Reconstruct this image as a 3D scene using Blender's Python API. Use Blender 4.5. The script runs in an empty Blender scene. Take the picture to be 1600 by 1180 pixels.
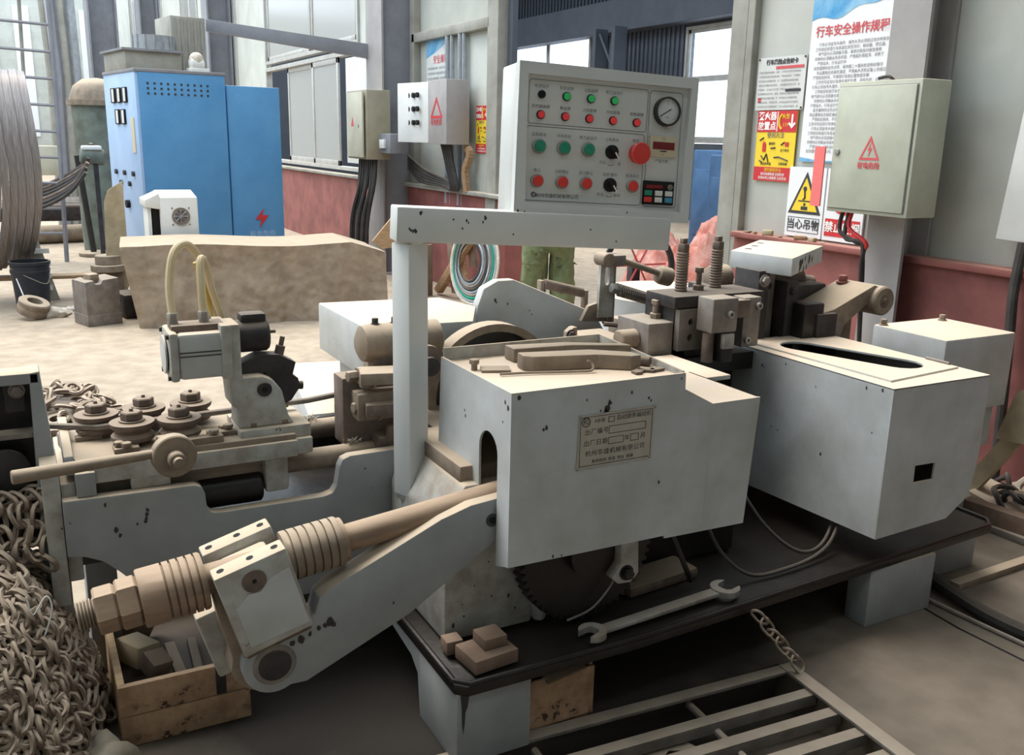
import bpy, bmesh, math, random
from mathutils import Vector, Matrix, Euler
random.seed(7)
R = math.radians
scn = bpy.context.scene
col = scn.collection

# ------------------------------------------------------------------ camera
cam_d = bpy.data.cameras.new('camera'); cam = bpy.data.objects.new('camera', cam_d); col.objects.link(cam)
cam_d.sensor_width = 36.0; cam_d.lens = 32.625; cam_d.clip_end = 200
PITCH, ROLL, YAW = math.atan(372/1450), R(1.3), R(28.2)
f0 = Vector((math.sin(YAW), math.cos(YAW), 0)); r0 = Vector((math.cos(YAW), -math.sin(YAW), 0)); u0 = Vector((0, 0, 1))
fw = f0*math.cos(PITCH) - u0*math.sin(PITCH); up = u0*math.cos(PITCH) + f0*math.sin(PITCH)
rt = r0*math.cos(ROLL) + up*math.sin(ROLL); up = up*math.cos(ROLL) - r0*math.sin(ROLL)
cam.matrix_world = Matrix(((rt.x, up.x, -fw.x, 0), (rt.y, up.y, -fw.y, 0), (rt.z, up.z, -fw.z, 1.5), (0, 0, 0, 1)))
scn.camera = cam

# ------------------------------------------------------------------ daylight
w = bpy.data.worlds.new('overcast_sky'); scn.world = w; w.use_nodes = True
bg = w.node_tree.nodes['Background']; bg.inputs[0].default_value = (0.80, 0.90, 1.0, 1); bg.inputs[1].default_value = 2.5
sd = bpy.data.lights.new('hazy_sun', 'SUN'); sd.energy = 2.7; sd.angle = R(38); sd.color = (1.0, 0.91, 0.80)
so = bpy.data.objects.new('hazy_sun', sd); col.objects.link(so)
so.rotation_euler = Vector((0.30, -0.42, -1.0)).to_track_quat('-Z', 'Y').to_euler()
scn.view_settings.view_transform = 'Standard'; scn.view_settings.look = 'None'
scn.view_settings.exposure = 0.24; scn.view_settings.gamma = 1.0; scn.view_settings.use_curve_mapping = False
scn.cycles.max_bounces = 8; scn.cycles.caustics_reflective = False; scn.cycles.caustics_refractive = False

# ------------------------------------------------------------------ materials
def srgb(*c):
    return tuple(((v/255)/12.92 if v/255 <= .04045 else ((v/255+.055)/1.055)**2.4) for v in c) + (1,)
DUST = srgb(205, 186, 160)
MAT = {}
def mat(name, base, base2=None, scale=8, rough=.6, metal=0, dust=0, dustcol=None, chips=0, chipcol=None, bump=0, contrast=(.35, .65), stretch=(1,1,1), dlow=.45, spec=.4, detail=4):
    m = bpy.data.materials.new(name); m.use_nodes = True; MAT[name] = m
    nt = m.node_tree; N = nt.nodes; L = nt.links; b = N['Principled BSDF']
    b.inputs['Roughness'].default_value = rough; b.inputs['Metallic'].default_value = metal
    b.inputs['Specular IOR Level'].default_value = spec
    b.inputs['Base Color'].default_value = base
    if base2 is None and not dust and not chips and not bump: return m
    tc = N.new('ShaderNodeTexCoord'); mp = N.new('ShaderNodeMapping'); L.new(tc.outputs['Object'], mp.inputs[0])
    mp.inputs['Scale'].default_value = stretch
    def noise(sc, det=4, ro=.6):
        n = N.new('ShaderNodeTexNoise'); n.inputs['Scale'].default_value = sc; n.inputs['Detail'].default_value = det; n.inputs['Roughness'].default_value = ro
        L.new(mp.outputs[0], n.inputs['Vector']); return n.outputs[0]
    def rng(src, a, bb, c=0, d=1):
        q = N.new('ShaderNodeMapRange'); q.clamp = True
        for i, v in zip((1,2,3,4), (a,bb,c,d)): q.inputs[i].default_value = v
        L.new(src, q.inputs[0]); return q.outputs[0]
    def mix(fac, c1, c2):
        q = N.new('ShaderNodeMix'); q.data_type = 'RGBA'
        L.new(fac, q.inputs[0])
        for i, c in ((6, c1), (7, c2)):
            if isinstance(c, tuple): q.inputs[i].default_value = c
            else: L.new(c, q.inputs[i])
        return q.outputs[2]
    cur = base
    if base2 is not None: cur = mix(rng(noise(scale, detail), *contrast), base, base2)
    if chips:
        f = rng(noise(38, 3, .7), .76-.05*chips, .78-.05*chips)
        g = rng(noise(5, 2), .50, .58)
        mu = N.new('ShaderNodeMath'); mu.operation = 'MULTIPLY'; L.new(f, mu.inputs[0]); L.new(g, mu.inputs[1])
        cur = mix(mu.outputs[0], cur, chipcol or srgb(52, 48, 46))
    if dust:
        ge = N.new('ShaderNodeNewGeometry'); sp = N.new('ShaderNodeSeparateXYZ'); L.new(ge.outputs['Normal'], sp.inputs[0])
        fz = rng(sp.outputs['Z'], dlow, dlow+.4, 0, dust); fn = rng(noise(11, 5), .25, .55, .72, 1)
        mu = N.new('ShaderNodeMath'); mu.operation = 'MULTIPLY'; L.new(fz, mu.inputs[0]); L.new(fn, mu.inputs[1])
        cur = mix(mu.outputs[0], cur, dustcol or DUST)
        rr = rng(mu.outputs[0], 0, 1, rough, .9); L.new(rr, b.inputs['Roughness'])
        if metal:
            L.new(rng(mu.outputs[0], 0, .6, metal, 0), b.inputs['Metallic'])
    if not isinstance(cur, tuple): L.new(cur, b.inputs['Base Color'])
    if bump:
        bp = N.new('ShaderNodeBump'); bp.inputs['Strength'].default_value = bump; bp.inputs['Distance'].default_value = .01
        L.new(noise(scale*3, 5), bp.inputs['Height']); L.new(bp.outputs[0], b.inputs['Normal'])
    return m
def emit(name, c, s=1):
    m = bpy.data.materials.new(name); m.use_nodes = True; MAT[name] = m
    b = m.node_tree.nodes['Principled BSDF']; b.inputs['Base Color'].default_value = c
    b.inputs['Emission Color'].default_value = c; b.inputs['Emission Strength'].default_value = s
    return m
S = srgb
mat('paint', S(196,201,204), S(172,175,173), 4, .45, dust=.95, dustcol=S(226,204,180), chips=.5)
mat('paint_grey', S(158,162,164), S(138,142,144), 4, .5, dust=.9, dustcol=S(206,186,160), chips=.6)
mat('paint_worn', S(180,182,178), S(148,142,134), 14, .55, dust=.9, chips=1.6)
mat('paint_console', S(212,217,217), S(202,207,207), 4, .42, dust=.6, dustcol=S(222,208,192), chips=.3)
mat('steel_dusty', S(146,132,116), S(118,106,94), 12, .75, dust=.85, dustcol=S(186,168,146), bump=.15)
mat('steel_brown', S(120,106,96), S(92,80,74), 16, .7, dust=.7, dustcol=S(172,154,134), bump=.12)
mat('steel_dark', S(66,62,62), S(44,42,44), 12, .55, metal=.2, dust=.5, dustcol=S(150,136,120), bump=.1)
mat('steel_oily', S(24,22,22), S(38,35,32), 9, .36, dust=.14, dustcol=S(80,70,60), bump=.2)
mat('steel_mid', S(138,132,126), S(114,108,104), 14, .5, metal=.3, dust=.6, dustcol=S(176,160,140))
mat('steel_bright', S(178,176,172), S(140,136,132), 12, .4, metal=.4, dust=.4)
mat('shaft_steel', S(150,128,108), S(126,106,90), 7, .5, metal=.15, dust=.6, dustcol=S(196,172,146), stretch=(1,6,6))
mat('black', S(14,13,13), rough=.7)
mat('shade_patch', S(40,36,32), S(64,57,50), 5, .55, bump=.1)  # unused dark colour meant for the shade under the machine
mat('rubber', S(34,33,33), S(50,48,46), 12, .7, dust=.4, dustcol=S(120,108,94))
mat('cable', S(52,50,50), S(70,66,62), 10, .7, dust=.5, dustcol=S(140,126,112))
mat('chain_rust', S(140,124,110), S(108,94,84), 20, .75, dust=.85, dustcol=S(200,182,162), bump=.1, dlow=.15)
mat('wood', S(176,146,112), S(140,110,82), 10, .8, stretch=(1,8,8), dust=.4, chips=0, bump=.2)
mat('wood_old', S(184,152,122), S(146,116,92), 18, .85, dust=.35, chips=4.2, chipcol=S(74,56,46), bump=.25)
mat('wood_light', S(206,176,136), S(176,142,104), 9, .8, stretch=(1,10,10), dust=.3)
mat('wood_red', S(130,110,96), S(108,90,78), 9, .85, dust=.5, dustcol=S(150,128,110), bump=.1)
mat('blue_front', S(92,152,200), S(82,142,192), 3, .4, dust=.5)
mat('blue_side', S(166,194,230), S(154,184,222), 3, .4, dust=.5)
mat('cream', S(196,194,176), S(182,180,160), 5, .5, dust=.5, chips=.4)
mat('cream_dark', S(160,154,134), S(146,140,122), 5, .5, dust=.5)
mat('jbox', S(186,190,174), S(172,176,160), 5, .5, dust=.6, chips=.4)
mat('white', S(226,228,226), S(214,216,214), 4, .5, dust=.4)
mat('white_paper', S(232,234,236), rough=.6)
mat('paper_grey', S(216,218,216), S(204,207,205), 6, .6)
mat('column_grey', S(138,140,147), S(122,124,131), 3, .5, dust=.4, chips=.6)
mat('column_mauve', S(164,161,160), S(150,147,146), 3, .5, dust=.4)
mat('dark_clad', S(86,92,102), S(76,82,92), 2, .6)
mat('wall_panel', S(198,202,196), S(178,182,176), 2, .55, dust=.4, contrast=(.3,.7))
mat('wall_frame', S(158,158,150), S(136,134,126), 4, .55, dust=.6)
mat('red_dado', S(150,92,86), S(122,74,70), 4, .75, dust=.7, dustcol=S(176,134,118), bump=.1)
mat('alu', S(188,188,184), S(170,170,166), 5, .4, metal=.2, dust=.4)
mat('galv', S(178,184,190), S(150,158,166), 9, .35, metal=.5)
mat('tarp', S(166,150,132), S(140,126,110), 7, .9, dust=.55, dustcol=S(196,178,154), bump=.5)
mat('bucket', S(34,38,48), S(46,50,60), 6, .5, dust=.4)
mat('card', S(186,170,142), S(150,138,112), 5, .85, dust=.3)
mat('coil_steel', S(146,140,138), S(116,110,108), 6, .45, metal=.35, stretch=(14,1,1))
mat('tank_green', S(112,124,116), S(88,92,84), 6, .6, dust=.85, dustcol=S(130,118,100))
mat('green_cloth', S(122,132,98), S(100,112,78), 8, .9, bump=.4)
mat('skin', S(190,150,124), rough=.6)
mat('hair', S(24,22,22), rough=.6)
mat('red_tarp', S(172,98,82), S(192,142,130), 7, .6, bump=.4)
mat('rag', S(212,204,192), S(180,170,156), 14, .9, bump=.3)
mat('hose_cream', S(206,190,156), S(190,172,136), 8, .5)
mat('hose_yellow', S(196,168,82), S(170,142,66), 8, .5)
mat('red_btn', S(214,62,56), rough=.35); mat('green_btn', S(38,140,112), rough=.35)
mat('red_paint', S(200,52,58), rough=.5); mat('red_print', S(206,88,92), rough=.6); mat('pink_strip', S(236,120,118), rough=.6)
mat('yellow_print', S(238,206,54), rough=.6); mat('blue_print', S(64,150,204), S(150,196,224), 5, .6)
mat('ink', S(60,60,64), rough=.6); mat('ink_grey', S(120,120,122), rough=.6); mat('white_ink', S(240,238,234), rough=.6)
mat('dark_mark', S(58,54,56), rough=.7)
mat('gauge_face', S(214,216,216), rough=.3); mat('display', S(120,30,34), rough=.2)
mat('beige_plastic', S(206,196,168), rough=.5); mat('plate_metal', S(190,186,176), S(174,170,160), 10, .4, metal=.2)
mat('blue_key', S(70,150,186), rough=.5)
mat('blue_machine', S(74,112,156), S(60,96,138), 4, .5)
mat('sack', S(176,168,152), S(150,142,126), 9, .9, bump=.3)
emit('led_green', S(50,180,100), .12); emit('led_red', S(225,60,66), .12)
def glassy(name, tint, body, alpha):
    m = bpy.data.materials.new(name); m.use_nodes = True; MAT[name] = m
    N = m.node_tree.nodes; L = m.node_tree.links; b = N['Principled BSDF']; b.inputs['Base Color'].default_value = body; b.inputs['Roughness'].default_value = .15
    t = N.new('ShaderNodeBsdfTransparent'); t.inputs[0].default_value = tint
    mx = N.new('ShaderNodeMixShader'); mx.inputs[0].default_value = alpha
    L.new(t.outputs[0], mx.inputs[1]); L.new(b.outputs[0], mx.inputs[2]); L.new(mx.outputs[0], N['Material Output'].inputs[0])
glassy('glass_dusty', (.8,.85,.85,1), S(176,178,176), .82)
glassy('glass_clear', (.95,.97,1,1), S(210,220,226), .12)

def floor_mat(key, A, Bc, C, D, shade_spot=None):
    m = bpy.data.materials.new('concrete_'+key); m.use_nodes = True; MAT[key] = m
    N = m.node_tree.nodes; L = m.node_tree.links; b = N['Principled BSDF']; b.inputs['Roughness'].default_value = .85
    tc = N.new('ShaderNodeTexCoord')
    def noise(s, d=5): 
        n = N.new('ShaderNodeTexNoise'); n.inputs['Scale'].default_value = s; n.inputs['Detail'].default_value = d; L.new(tc.outputs['Object'], n.inputs[0]); return n.outputs[0]
    def ramp(src, a, c1, bb, c2):
        r = N.new('ShaderNodeValToRGB'); e = r.color_ramp.elements; e[0].position = a; e[0].color = c1; e[1].position = bb; e[1].color = c2; L.new(src, r.inputs[0]); return r.outputs[0]
    c1 = ramp(noise(1.1), .3, A, .7, Bc); c2 = ramp(noise(9, 6), .35, C, .7, D)
    mx = N.new('ShaderNodeMix'); mx.data_type = 'RGBA'; mx.inputs[0].default_value = .5; L.new(c1, mx.inputs[6]); L.new(c2, mx.inputs[7])
    out = mx.outputs[2]
    if shade_spot:  # dark ellipse paints the machine's shade into the floor colour
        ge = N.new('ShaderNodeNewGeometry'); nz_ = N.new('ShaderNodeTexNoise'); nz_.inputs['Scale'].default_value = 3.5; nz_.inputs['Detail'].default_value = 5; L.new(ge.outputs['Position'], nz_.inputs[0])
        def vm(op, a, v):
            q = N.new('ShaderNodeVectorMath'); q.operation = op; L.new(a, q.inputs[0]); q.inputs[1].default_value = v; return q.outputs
        rel = vm('MULTIPLY', vm('SUBTRACT', ge.outputs['Position'], shade_spot[:2]+(0,))[0], (1/shade_spot[2], 1/shade_spot[3], 0))[0]
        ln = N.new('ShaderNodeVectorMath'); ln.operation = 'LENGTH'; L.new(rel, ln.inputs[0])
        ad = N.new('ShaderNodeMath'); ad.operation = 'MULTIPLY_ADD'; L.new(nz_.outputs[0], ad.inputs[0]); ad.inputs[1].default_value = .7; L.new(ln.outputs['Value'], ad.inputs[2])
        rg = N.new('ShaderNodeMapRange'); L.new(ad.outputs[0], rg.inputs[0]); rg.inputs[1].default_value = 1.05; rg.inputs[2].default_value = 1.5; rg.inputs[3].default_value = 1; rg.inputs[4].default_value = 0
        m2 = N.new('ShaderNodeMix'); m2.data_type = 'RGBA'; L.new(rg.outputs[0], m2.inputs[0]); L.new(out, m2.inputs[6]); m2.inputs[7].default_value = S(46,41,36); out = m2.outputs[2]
    L.new(out, b.inputs['Base Color'])
    bp = N.new('ShaderNodeBump'); bp.inputs['Strength'].default_value = .25; bp.inputs['Distance'].default_value = .02; L.new(noise(14, 6), bp.inputs['Height']); L.new(bp.outputs[0], b.inputs['Normal'])
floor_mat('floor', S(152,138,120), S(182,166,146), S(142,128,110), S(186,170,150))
floor_mat('floor_shaded', S(102,93,82), S(130,119,106), S(96,87,76), S(130,119,106), (1.25, 2.25, 1.15, .72))  # darker copy of the concrete, the dimmer foreground light painted in

# ------------------------------------------------------------------ geometry helpers
ORG = {}
V = Vector
def axmat(axis):
    z = V(axis).normalized(); x = V((1,0,0)) if abs(z.x) < .9 else V((0,1,0))
    y = z.cross(x).normalized(); x = y.cross(z)
    return Matrix((x, y, z)).transposed()
class B:
    """collects shapes (world coordinates) for ONE mesh object"""
    def __init__(s, T=None): s.v = []; s.f = []; s.T = T
    def add(s, vs, fs):
        o = len(s.v)
        for p in vs:
            p = V(p); s.v.append(s.T @ p if s.T else p)
        s.f += [tuple(i+o for i in f) for f in fs]; return s
    def bm(s, bm):
        bm.verts.index_update(); s.add([v.co.copy() for v in bm.verts], [[v.index for v in f.verts] for f in bm.faces]); bm.free(); return s
    def box(s, lo, hi, bev=0, rot=None, seg=2):
        lo, hi = V(lo), V(hi); c = (lo+hi)/2; d = hi-lo
        b = bmesh.new(); bmesh.ops.create_cube(b, size=1)
        for v in b.verts: v.co = V((v.co.x*d.x, v.co.y*d.y, v.co.z*d.z))
        if bev: bmesh.ops.bevel(b, geom=b.edges[:], offset=bev, segments=seg, affect='EDGES', profile=.5)
        if rot is not None:
            q = Euler(tuple(R(a) for a in rot)).to_matrix() if not isinstance(rot, Matrix) else rot
            for v in b.verts: v.co = q @ v.co
        for v in b.verts: v.co += c
        return s.bm(b)
    def prism(s, poly, plane, d0, d1, bev=0, seg=2, order=None):
        """poly in plane 'xy','xz','yz', extruded from d0 to d1 along the third axis"""
        def P(a, c, d): return {'xy': (a,c,d), 'xz': (a,d,c), 'yz': (d,a,c)}[plane]
        b = bmesh.new(); n = len(poly)
        lo = [b.verts.new(P(a, c, d0)) for a, c in poly]; hi = [b.verts.new(P(a, c, d1)) for a, c in poly]
        b.faces.new(lo[::-1]); b.faces.new(hi)
        for i in range(n): b.faces.new((lo[i], lo[(i+1)%n], hi[(i+1)%n], hi[i]))
        bmesh.ops.recalc_face_normals(b, faces=b.faces[:])
        if bev: bmesh.ops.bevel(b, geom=b.edges[:], offset=bev, segments=seg, affect='EDGES', profile=.5)
        bmesh.ops.triangulate(b, faces=[f for f in b.faces if len(f.verts) > 4])
        return s.bm(b)
    def cyl(s, p0, p1, r0, r1=None, seg=20, bev=0, caps=True):
        p0, p1 = V(p0), V(p1); r1 = r0 if r1 is None else r1; L = (p1-p0).length
        prof = [(r0, 0), (r1, L)]
        if bev: prof = [(r0-bev, 0), (r0, bev), (r1, L-bev), (r1-bev, L)]
        return s.lathe(prof, p0, p1-p0, seg, caps)
    def lathe(s, prof, o, axis, seg=24, caps=True, closed=False):
        M = axmat(axis); o = V(o); vs = []; fs = []; k = len(prof)
        for r, h in prof:
            for i in range(seg):
                a = 2*math.pi*i/seg; vs.append(o + M @ V((r*math.cos(a), r*math.sin(a), h)))
        for j in range(k if closed else k-1):
            jj = (j+1) % k
            for i in range(seg): fs.append((j*seg+i, j*seg+(i+1)%seg, jj*seg+(i+1)%seg, jj*seg+i))
        if caps and not closed:
            fs.append(tuple(range(seg))[::-1]); fs.append(tuple((k-1)*seg+i for i in range(seg)))
        return s.add(vs, fs)
    def hexn(s, p0, axis, r, h, seg=6, bev=0.08):
        return s.lathe([(r*(1-bev),0),(r, h*.1),(r,h*.86),(r*(1-1.4*bev),h)], p0, axis, seg)
    def tube(s, pts, r, seg=8, closed=False, caps=True):
        pts = [V(p) for p in pts]; n = len(pts); vs = []; fs = []; prev = None
        rr = r if isinstance(r, (list, tuple)) else [r]*n
        for i, p in enumerate(pts):
            t = (pts[(i+1)%n]-pts[i-1]) if closed else (pts[min(i+1,n-1)]-pts[max(i-1,0)])
            t = t.normalized() if t.length > 1e-9 else V((0,0,1))
            if prev is None:
                q = V((0,0,1)) if abs(t.z) < .9 else V((1,0,0)); x = t.cross(q).normalized()
            else:
                x = prev - t*prev.dot(t); x = x.normalized() if x.length > 1e-6 else t.orthogonal().normalized()
            prev = x; y = t.cross(x)
            for k in range(seg):
                a = 2*math.pi*k/seg; vs.append(p + (x*math.cos(a)+y*math.sin(a))*rr[i])
        for i in range(n if closed else n-1):
            ii = (i+1)%n
            for k in range(seg): fs.append((i*seg+k, i*seg+(k+1)%seg, ii*seg+(k+1)%seg, ii*seg+k))
        if caps and not closed:
            fs.append(tuple(range(seg))[::-1]); fs.append(tuple((n-1)*seg+k for k in range(seg)))
        return s.add(vs, fs)
    def quad(s, a, b, c, d): return s.add([a,b,c,d], [(0,1,2,3)])
    def sphere(s, c, r, seg=12, rings=8, sc=(1,1,1)):
        vs=[]; fs=[]; c=V(c)
        for j in range(1, rings):
            t = math.pi*j/rings
            for i in range(seg):
                a = 2*math.pi*i/seg; vs.append(c+V((r*sc[0]*math.sin(t)*math.cos(a), r*sc[1]*math.sin(t)*math.sin(a), r*sc[2]*math.cos(t))))
        n=len(vs); vs += [c+V((0,0,r*sc[2])), c-V((0,0,r*sc[2]))]
        for j in range(rings-2):
            for i in range(seg): fs.append((j*seg+i, (j+1)*seg+i, (j+1)*seg+(i+1)%seg, j*seg+(i+1)%seg))
        for i in range(seg):
            fs.append((n, i, (i+1)%seg)); fs.append((n+1, (rings-2)*seg+(i+1)%seg, (rings-2)*seg+i))
        return s.add(vs, fs)
def curve(pts, n=8):
    """Catmull-Rom through points"""
    pts = [V(p) for p in pts]; out = []
    P = [pts[0]*2-pts[1]] + pts + [pts[-1]*2-pts[-2]]
    for i in range(1, len(P)-2):
        a, b, c, d = P[i-1], P[i], P[i+1], P[i+2]
        for k in range(n):
            t = k/n; out.append(.5*((2*b)+(c-a)*t+(2*a-5*b+4*c-d)*t*t+(3*b-a-3*c+d)*t**3))
    out.append(pts[-1]); return out
def arc(c, r, a0, a1, n, ry=None):
    ry = ry or r
    return [(c[0]+r*math.cos(R(a0+(a1-a0)*i/n)), c[1]+ry*math.sin(R(a0+(a1-a0)*i/n))) for i in range(n+1)]
def tag(o, label=None, cat=None, group=None, kind=None):
    if label: o['label'] = label
    if cat: o['category'] = cat
    if group: o['group'] = group
    if kind: o['kind'] = kind
    return o
def thing(name, label, cat, loc, group=None):
    o = bpy.data.objects.new(name, None); o.empty_display_size = .05; col.objects.link(o); o.location = loc; ORG[o] = V(loc)
    return tag(o, label, cat, group)
def mesh_of(b, name, mt, c, smooth=35):
    me = bpy.data.meshes.new(name); me.from_pydata([tuple(v-c) for v in b.v], [], b.f); me.update()
    bm = bmesh.new(); bm.from_mesh(me); bmesh.ops.recalc_face_normals(bm, faces=bm.faces[:]); bm.to_mesh(me); bm.free()
    if smooth:
        me.shade_smooth(); me.set_sharp_from_angle(angle=R(smooth))
    me.materials.append(MAT[mt] if isinstance(mt, str) else mt); return me
def part(name, b, mt, parent=None, label=None, smooth=35):
    lo = V([min(v[i] for v in b.v) for i in range(3)]); hi = V([max(v[i] for v in b.v) for i in range(3)])
    c = (lo+hi)/2
    if parent is None: c.z = lo.z
    o = bpy.data.objects.new(name, mesh_of(b, name, mt, c, smooth)); col.objects.link(o)
    ORG[o] = c
    if parent is not None: o.parent = parent; o.location = c - ORG[parent]
    else: o.location = c
    if label: o['label'] = label
    return o
def clone(o, delta, parent=None):
    c = o.copy(); col.objects.link(c); d = V(delta); ORG[c] = ORG[o]+d
    if parent is not None: c.parent = parent; c.location = ORG[c]-ORG[parent]
    else: c.location = ORG[c]
    return c
def text_b(s, size, T, ext=.0004, align='CENTER', space=1.0, T0=None, bold=0):
    """flat lettering as mesh: T maps local (x right, y up, z out) to world"""
    cu = bpy.data.curves.new('txt', 'FONT'); cu.body = s; cu.size = size; cu.align_x = align; cu.align_y = 'CENTER'; cu.resolution_u = 1; cu.space_character = space
    cu.offset = bold; cu.extrude = ext
    ob = bpy.data.objects.new('txt', cu); col.objects.link(ob)
    dg = bpy.context.evaluated_depsgraph_get(); me = ob.evaluated_get(dg).to_mesh()
    b = B(T); b.add([v.co.copy() for v in me.vertices], [tuple(p.vertices) for p in me.polygons])
    ob.evaluated_get(dg).to_mesh_clear(); bpy.data.objects.remove(ob); bpy.data.curves.remove(cu)
    return b
def frame(o, ex, ey):
    """matrix with local x=ex, y=ey, z=ex x ey at o"""
    ex = V(ex).normalized(); ez = ex.cross(V(ey)).normalized(); ey = ez.cross(ex)
    o = V(o)
    return Matrix(((ex.x,ey.x,ez.x,o.x),(ex.y,ey.y,ez.y,o.y),(ex.z,ey.z,ez.z,o.z),(0,0,0,1)))
def merge(*bs):
    m = B()
    for b in bs: m.add(b.v, b.f)
    return m

# ================================================================== THE SETTING
def struct(name, b, m, parent=None, label=None, cat=None, smooth=0):
    o = part(name, b, m, parent, label, smooth)
    if parent is None: o['kind'] = 'structure'
    if cat: o['category'] = cat
    return o
# floor: slabs around the grating pit
fl = B()
PX0, PX1, PY0, PY1 = .30, 1.885, .95, 1.80
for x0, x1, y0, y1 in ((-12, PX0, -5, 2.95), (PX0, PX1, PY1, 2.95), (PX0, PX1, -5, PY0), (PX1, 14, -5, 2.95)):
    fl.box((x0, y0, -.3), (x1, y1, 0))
floor = struct('floor', fl, 'floor_shaded', label='grey brown concrete floor around the machine with shade painted into its colour')
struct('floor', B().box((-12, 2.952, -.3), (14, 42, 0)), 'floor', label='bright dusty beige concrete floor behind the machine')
part('pit', B().box((PX0, PY0, -.16), (PX1, PY1, -.12)), 'floor_shaded', floor)
part('expansion_joint', B().tube([(2.585, -4, .0), (2.60, 1.0, .0), (2.57, 1.7, 0), (2.585, 1.88, 0)], .004, 4), 'black', floor)
# side walls, end walls
struct('wall_left', B().box((-12.2, -5, 0), (-12, 42, 6.5)), 'wall_panel', label='pale workshop wall along the far side of the hall')
struct('wall_front', B().box((-12, -5.2, 0), (12, -5, 6.5)), 'wall_panel', label='pale workshop end wall')
wb_ = struct('wall_back', B().box((-12, 42, 0), (4, 42.2, 6.5)), 'wall_panel', label='distant pale end wall of the hall')
for i in range(5):
    x = -1.6 + i*1.15
    part('window_strip', B().box((x, 41.93, 1.2), (x+.55, 41.99, 6.0)), 'white_paper', wb_)
# right wall: red dado, cladding panels
wr = struct('wall_right', B().box((3.93, -5, 0), (4.12, 4.46, .97)), 'red_dado', label='red painted dado of the workshop wall by the posters')
wr2 = struct('wall_right', B().box((3.93, 7.52, 0), (4.12, 42, .99)), 'red_dado', label='red painted dado of the workshop wall beyond the doorway')
part('ledge', B().box((3.89, 2.0, .95), (4.02, 4.46, .985), .008), 'red_dado', wr)
part('ledge', B().box((3.88, 7.52, .97), (4.02, 42, 1.01), .008), 'wall_frame', wr2)
ys = [-5, -3.8, -2.6, -1.4, -.2, 1.0, 2.2, 3.25, 4.47]
for a, b in zip(ys, ys[1:]):
    part('panel', B().box((4.0, a+.004, .97), (4.08, b-.004, 6.5), .004), 'wall_panel', wr)
part('panel', B().box((4.0, 7.93, 1.0), (4.08, 9.72, 2.47), .004), 'wall_panel', wr2)
part('panel', B().box((4.0, 7.93, 2.56), (4.08, 9.72, 6.5), .004), 'wall_panel', wr2)
part('girt', B().box((3.92, 7.9, 2.47), (4.06, 9.75, 2.56), .006), 'wall_frame', wr2)
part('girt', B().box((3.92, 9.68, .99), (4.06, 9.80, 6.5), .006), 'wall_frame', wr2)
part('panel', B().box((4.0, 10.3, 2.45), (4.08, 11.65, 6.5)), 'wall_panel', wr2)
part('panel', B().box((4.0, 10.3, 1.0), (4.08, 11.65, 2.44)), 'wall_panel', wr2)
for a, b in ((16.45, 18.6), (20.1, 22.4), (24.6, 27.5), (29.6, 33), (34.5, 42)):
    part('panel', B().box((4.0, a, 1.0), (4.08, b, 6.5)), 'wall_panel', wr2)
for a, b in ((22.4, 24.6), (27.5, 29.6), (18.6, 20.1), (33, 34.5)):
    part('panel', B().box((4.0, a, 1.0), (4.08, b, 1.9)), 'wall_panel', wr2)
# doorway jambs and column beside it
j = B()
j.box((3.95, 4.46, 0), (4.10, 4.52, 5.5), .006).box((3.95, 4.52, 0), (3.98, 4.66, 5.5), .004).box((4.07, 4.52, 0), (4.10, 4.66, 5.5), .004)
struct('trim_1', j, 'wall_frame', label='pale channel jamb on the right of the doorway')
j = B(); j.box((3.92, 7.72, 0), (4.10, 7.93, 5.5), .006)
struct('trim_2', j, 'wall_frame', label='pale channel jamb on the left of the doorway')
struct('trim_3', B().box((4.02, 7.64, 0), (4.08, 7.73, 6.3), .006), 'dark_clad', label='dark blue grey steel post inside the doorway')
struct('trim_4', B().box((3.95, 4.36, 3.2), (4.12, 7.93, 6.5), .006), 'wall_panel', label='wall panel over the doorway')
# sliding windows in the right wall
def window(n, y0, y1, z0, z1, sashes, lab, glass='glass_dusty', x=4.0):
    fr = B()
    for a, b, c, d in ((y0, y1, z0-.05, z0), (y0, y1, z1, z1+.06), (y0-.06, y0, z0-.05, z1+.06), (y1, y1+.06, z0-.05, z1+.06)):
        fr.box((x-.03, a, c), (x+.07, b, d), .004)
    o = struct('window_%d' % n, fr, 'alu', label=lab)
    for k, (a, b, dx) in enumerate(sashes):
        s = B(); t = .07
        for p, q, c, d in ((a, b, z0, z0+t), (a, b, z1-t, z1), (a, a+t, z0, z1), (b-t, b, z0, z1)):
            s.box((x+dx, p, c), (x+dx+.03, q, d), .003)
        sa = part('sash', s, 'alu', o)
        part('pane', B().box((x+dx+.012, a+t, z0+t), (x+dx+.018, b-t, z1-t)), glass, sa)
    return o
window(1, 11.7, 16.35, 1.10, 2.50, ((12.5, 13.72, -.02), (13.8, 15.2, .02)), 'lower sliding window with dusty panes behind the blue cabinet')
window(2, 11.7, 16.35, 2.66, 4.4, ((11.75, 13.75, .0), (13.8, 16.3, .0)), 'upper window with two large dusty panes')
for n, (a, b) in enumerate(((18.6, 20.1), (22.4, 24.6), (27.5, 29.6), (33, 34.5))):
    window(3+n, a+.06, b-.06, 1.96, 6.0, ((a+.06, (a+b)/2, 0), ((a+b)/2, b-.06, 0)), ['tall window strip right of the far columns', 'tall window strip between the far columns', 'distant tall window strip behind the tank', 'most distant tall window strip on the right wall'][n])
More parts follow.
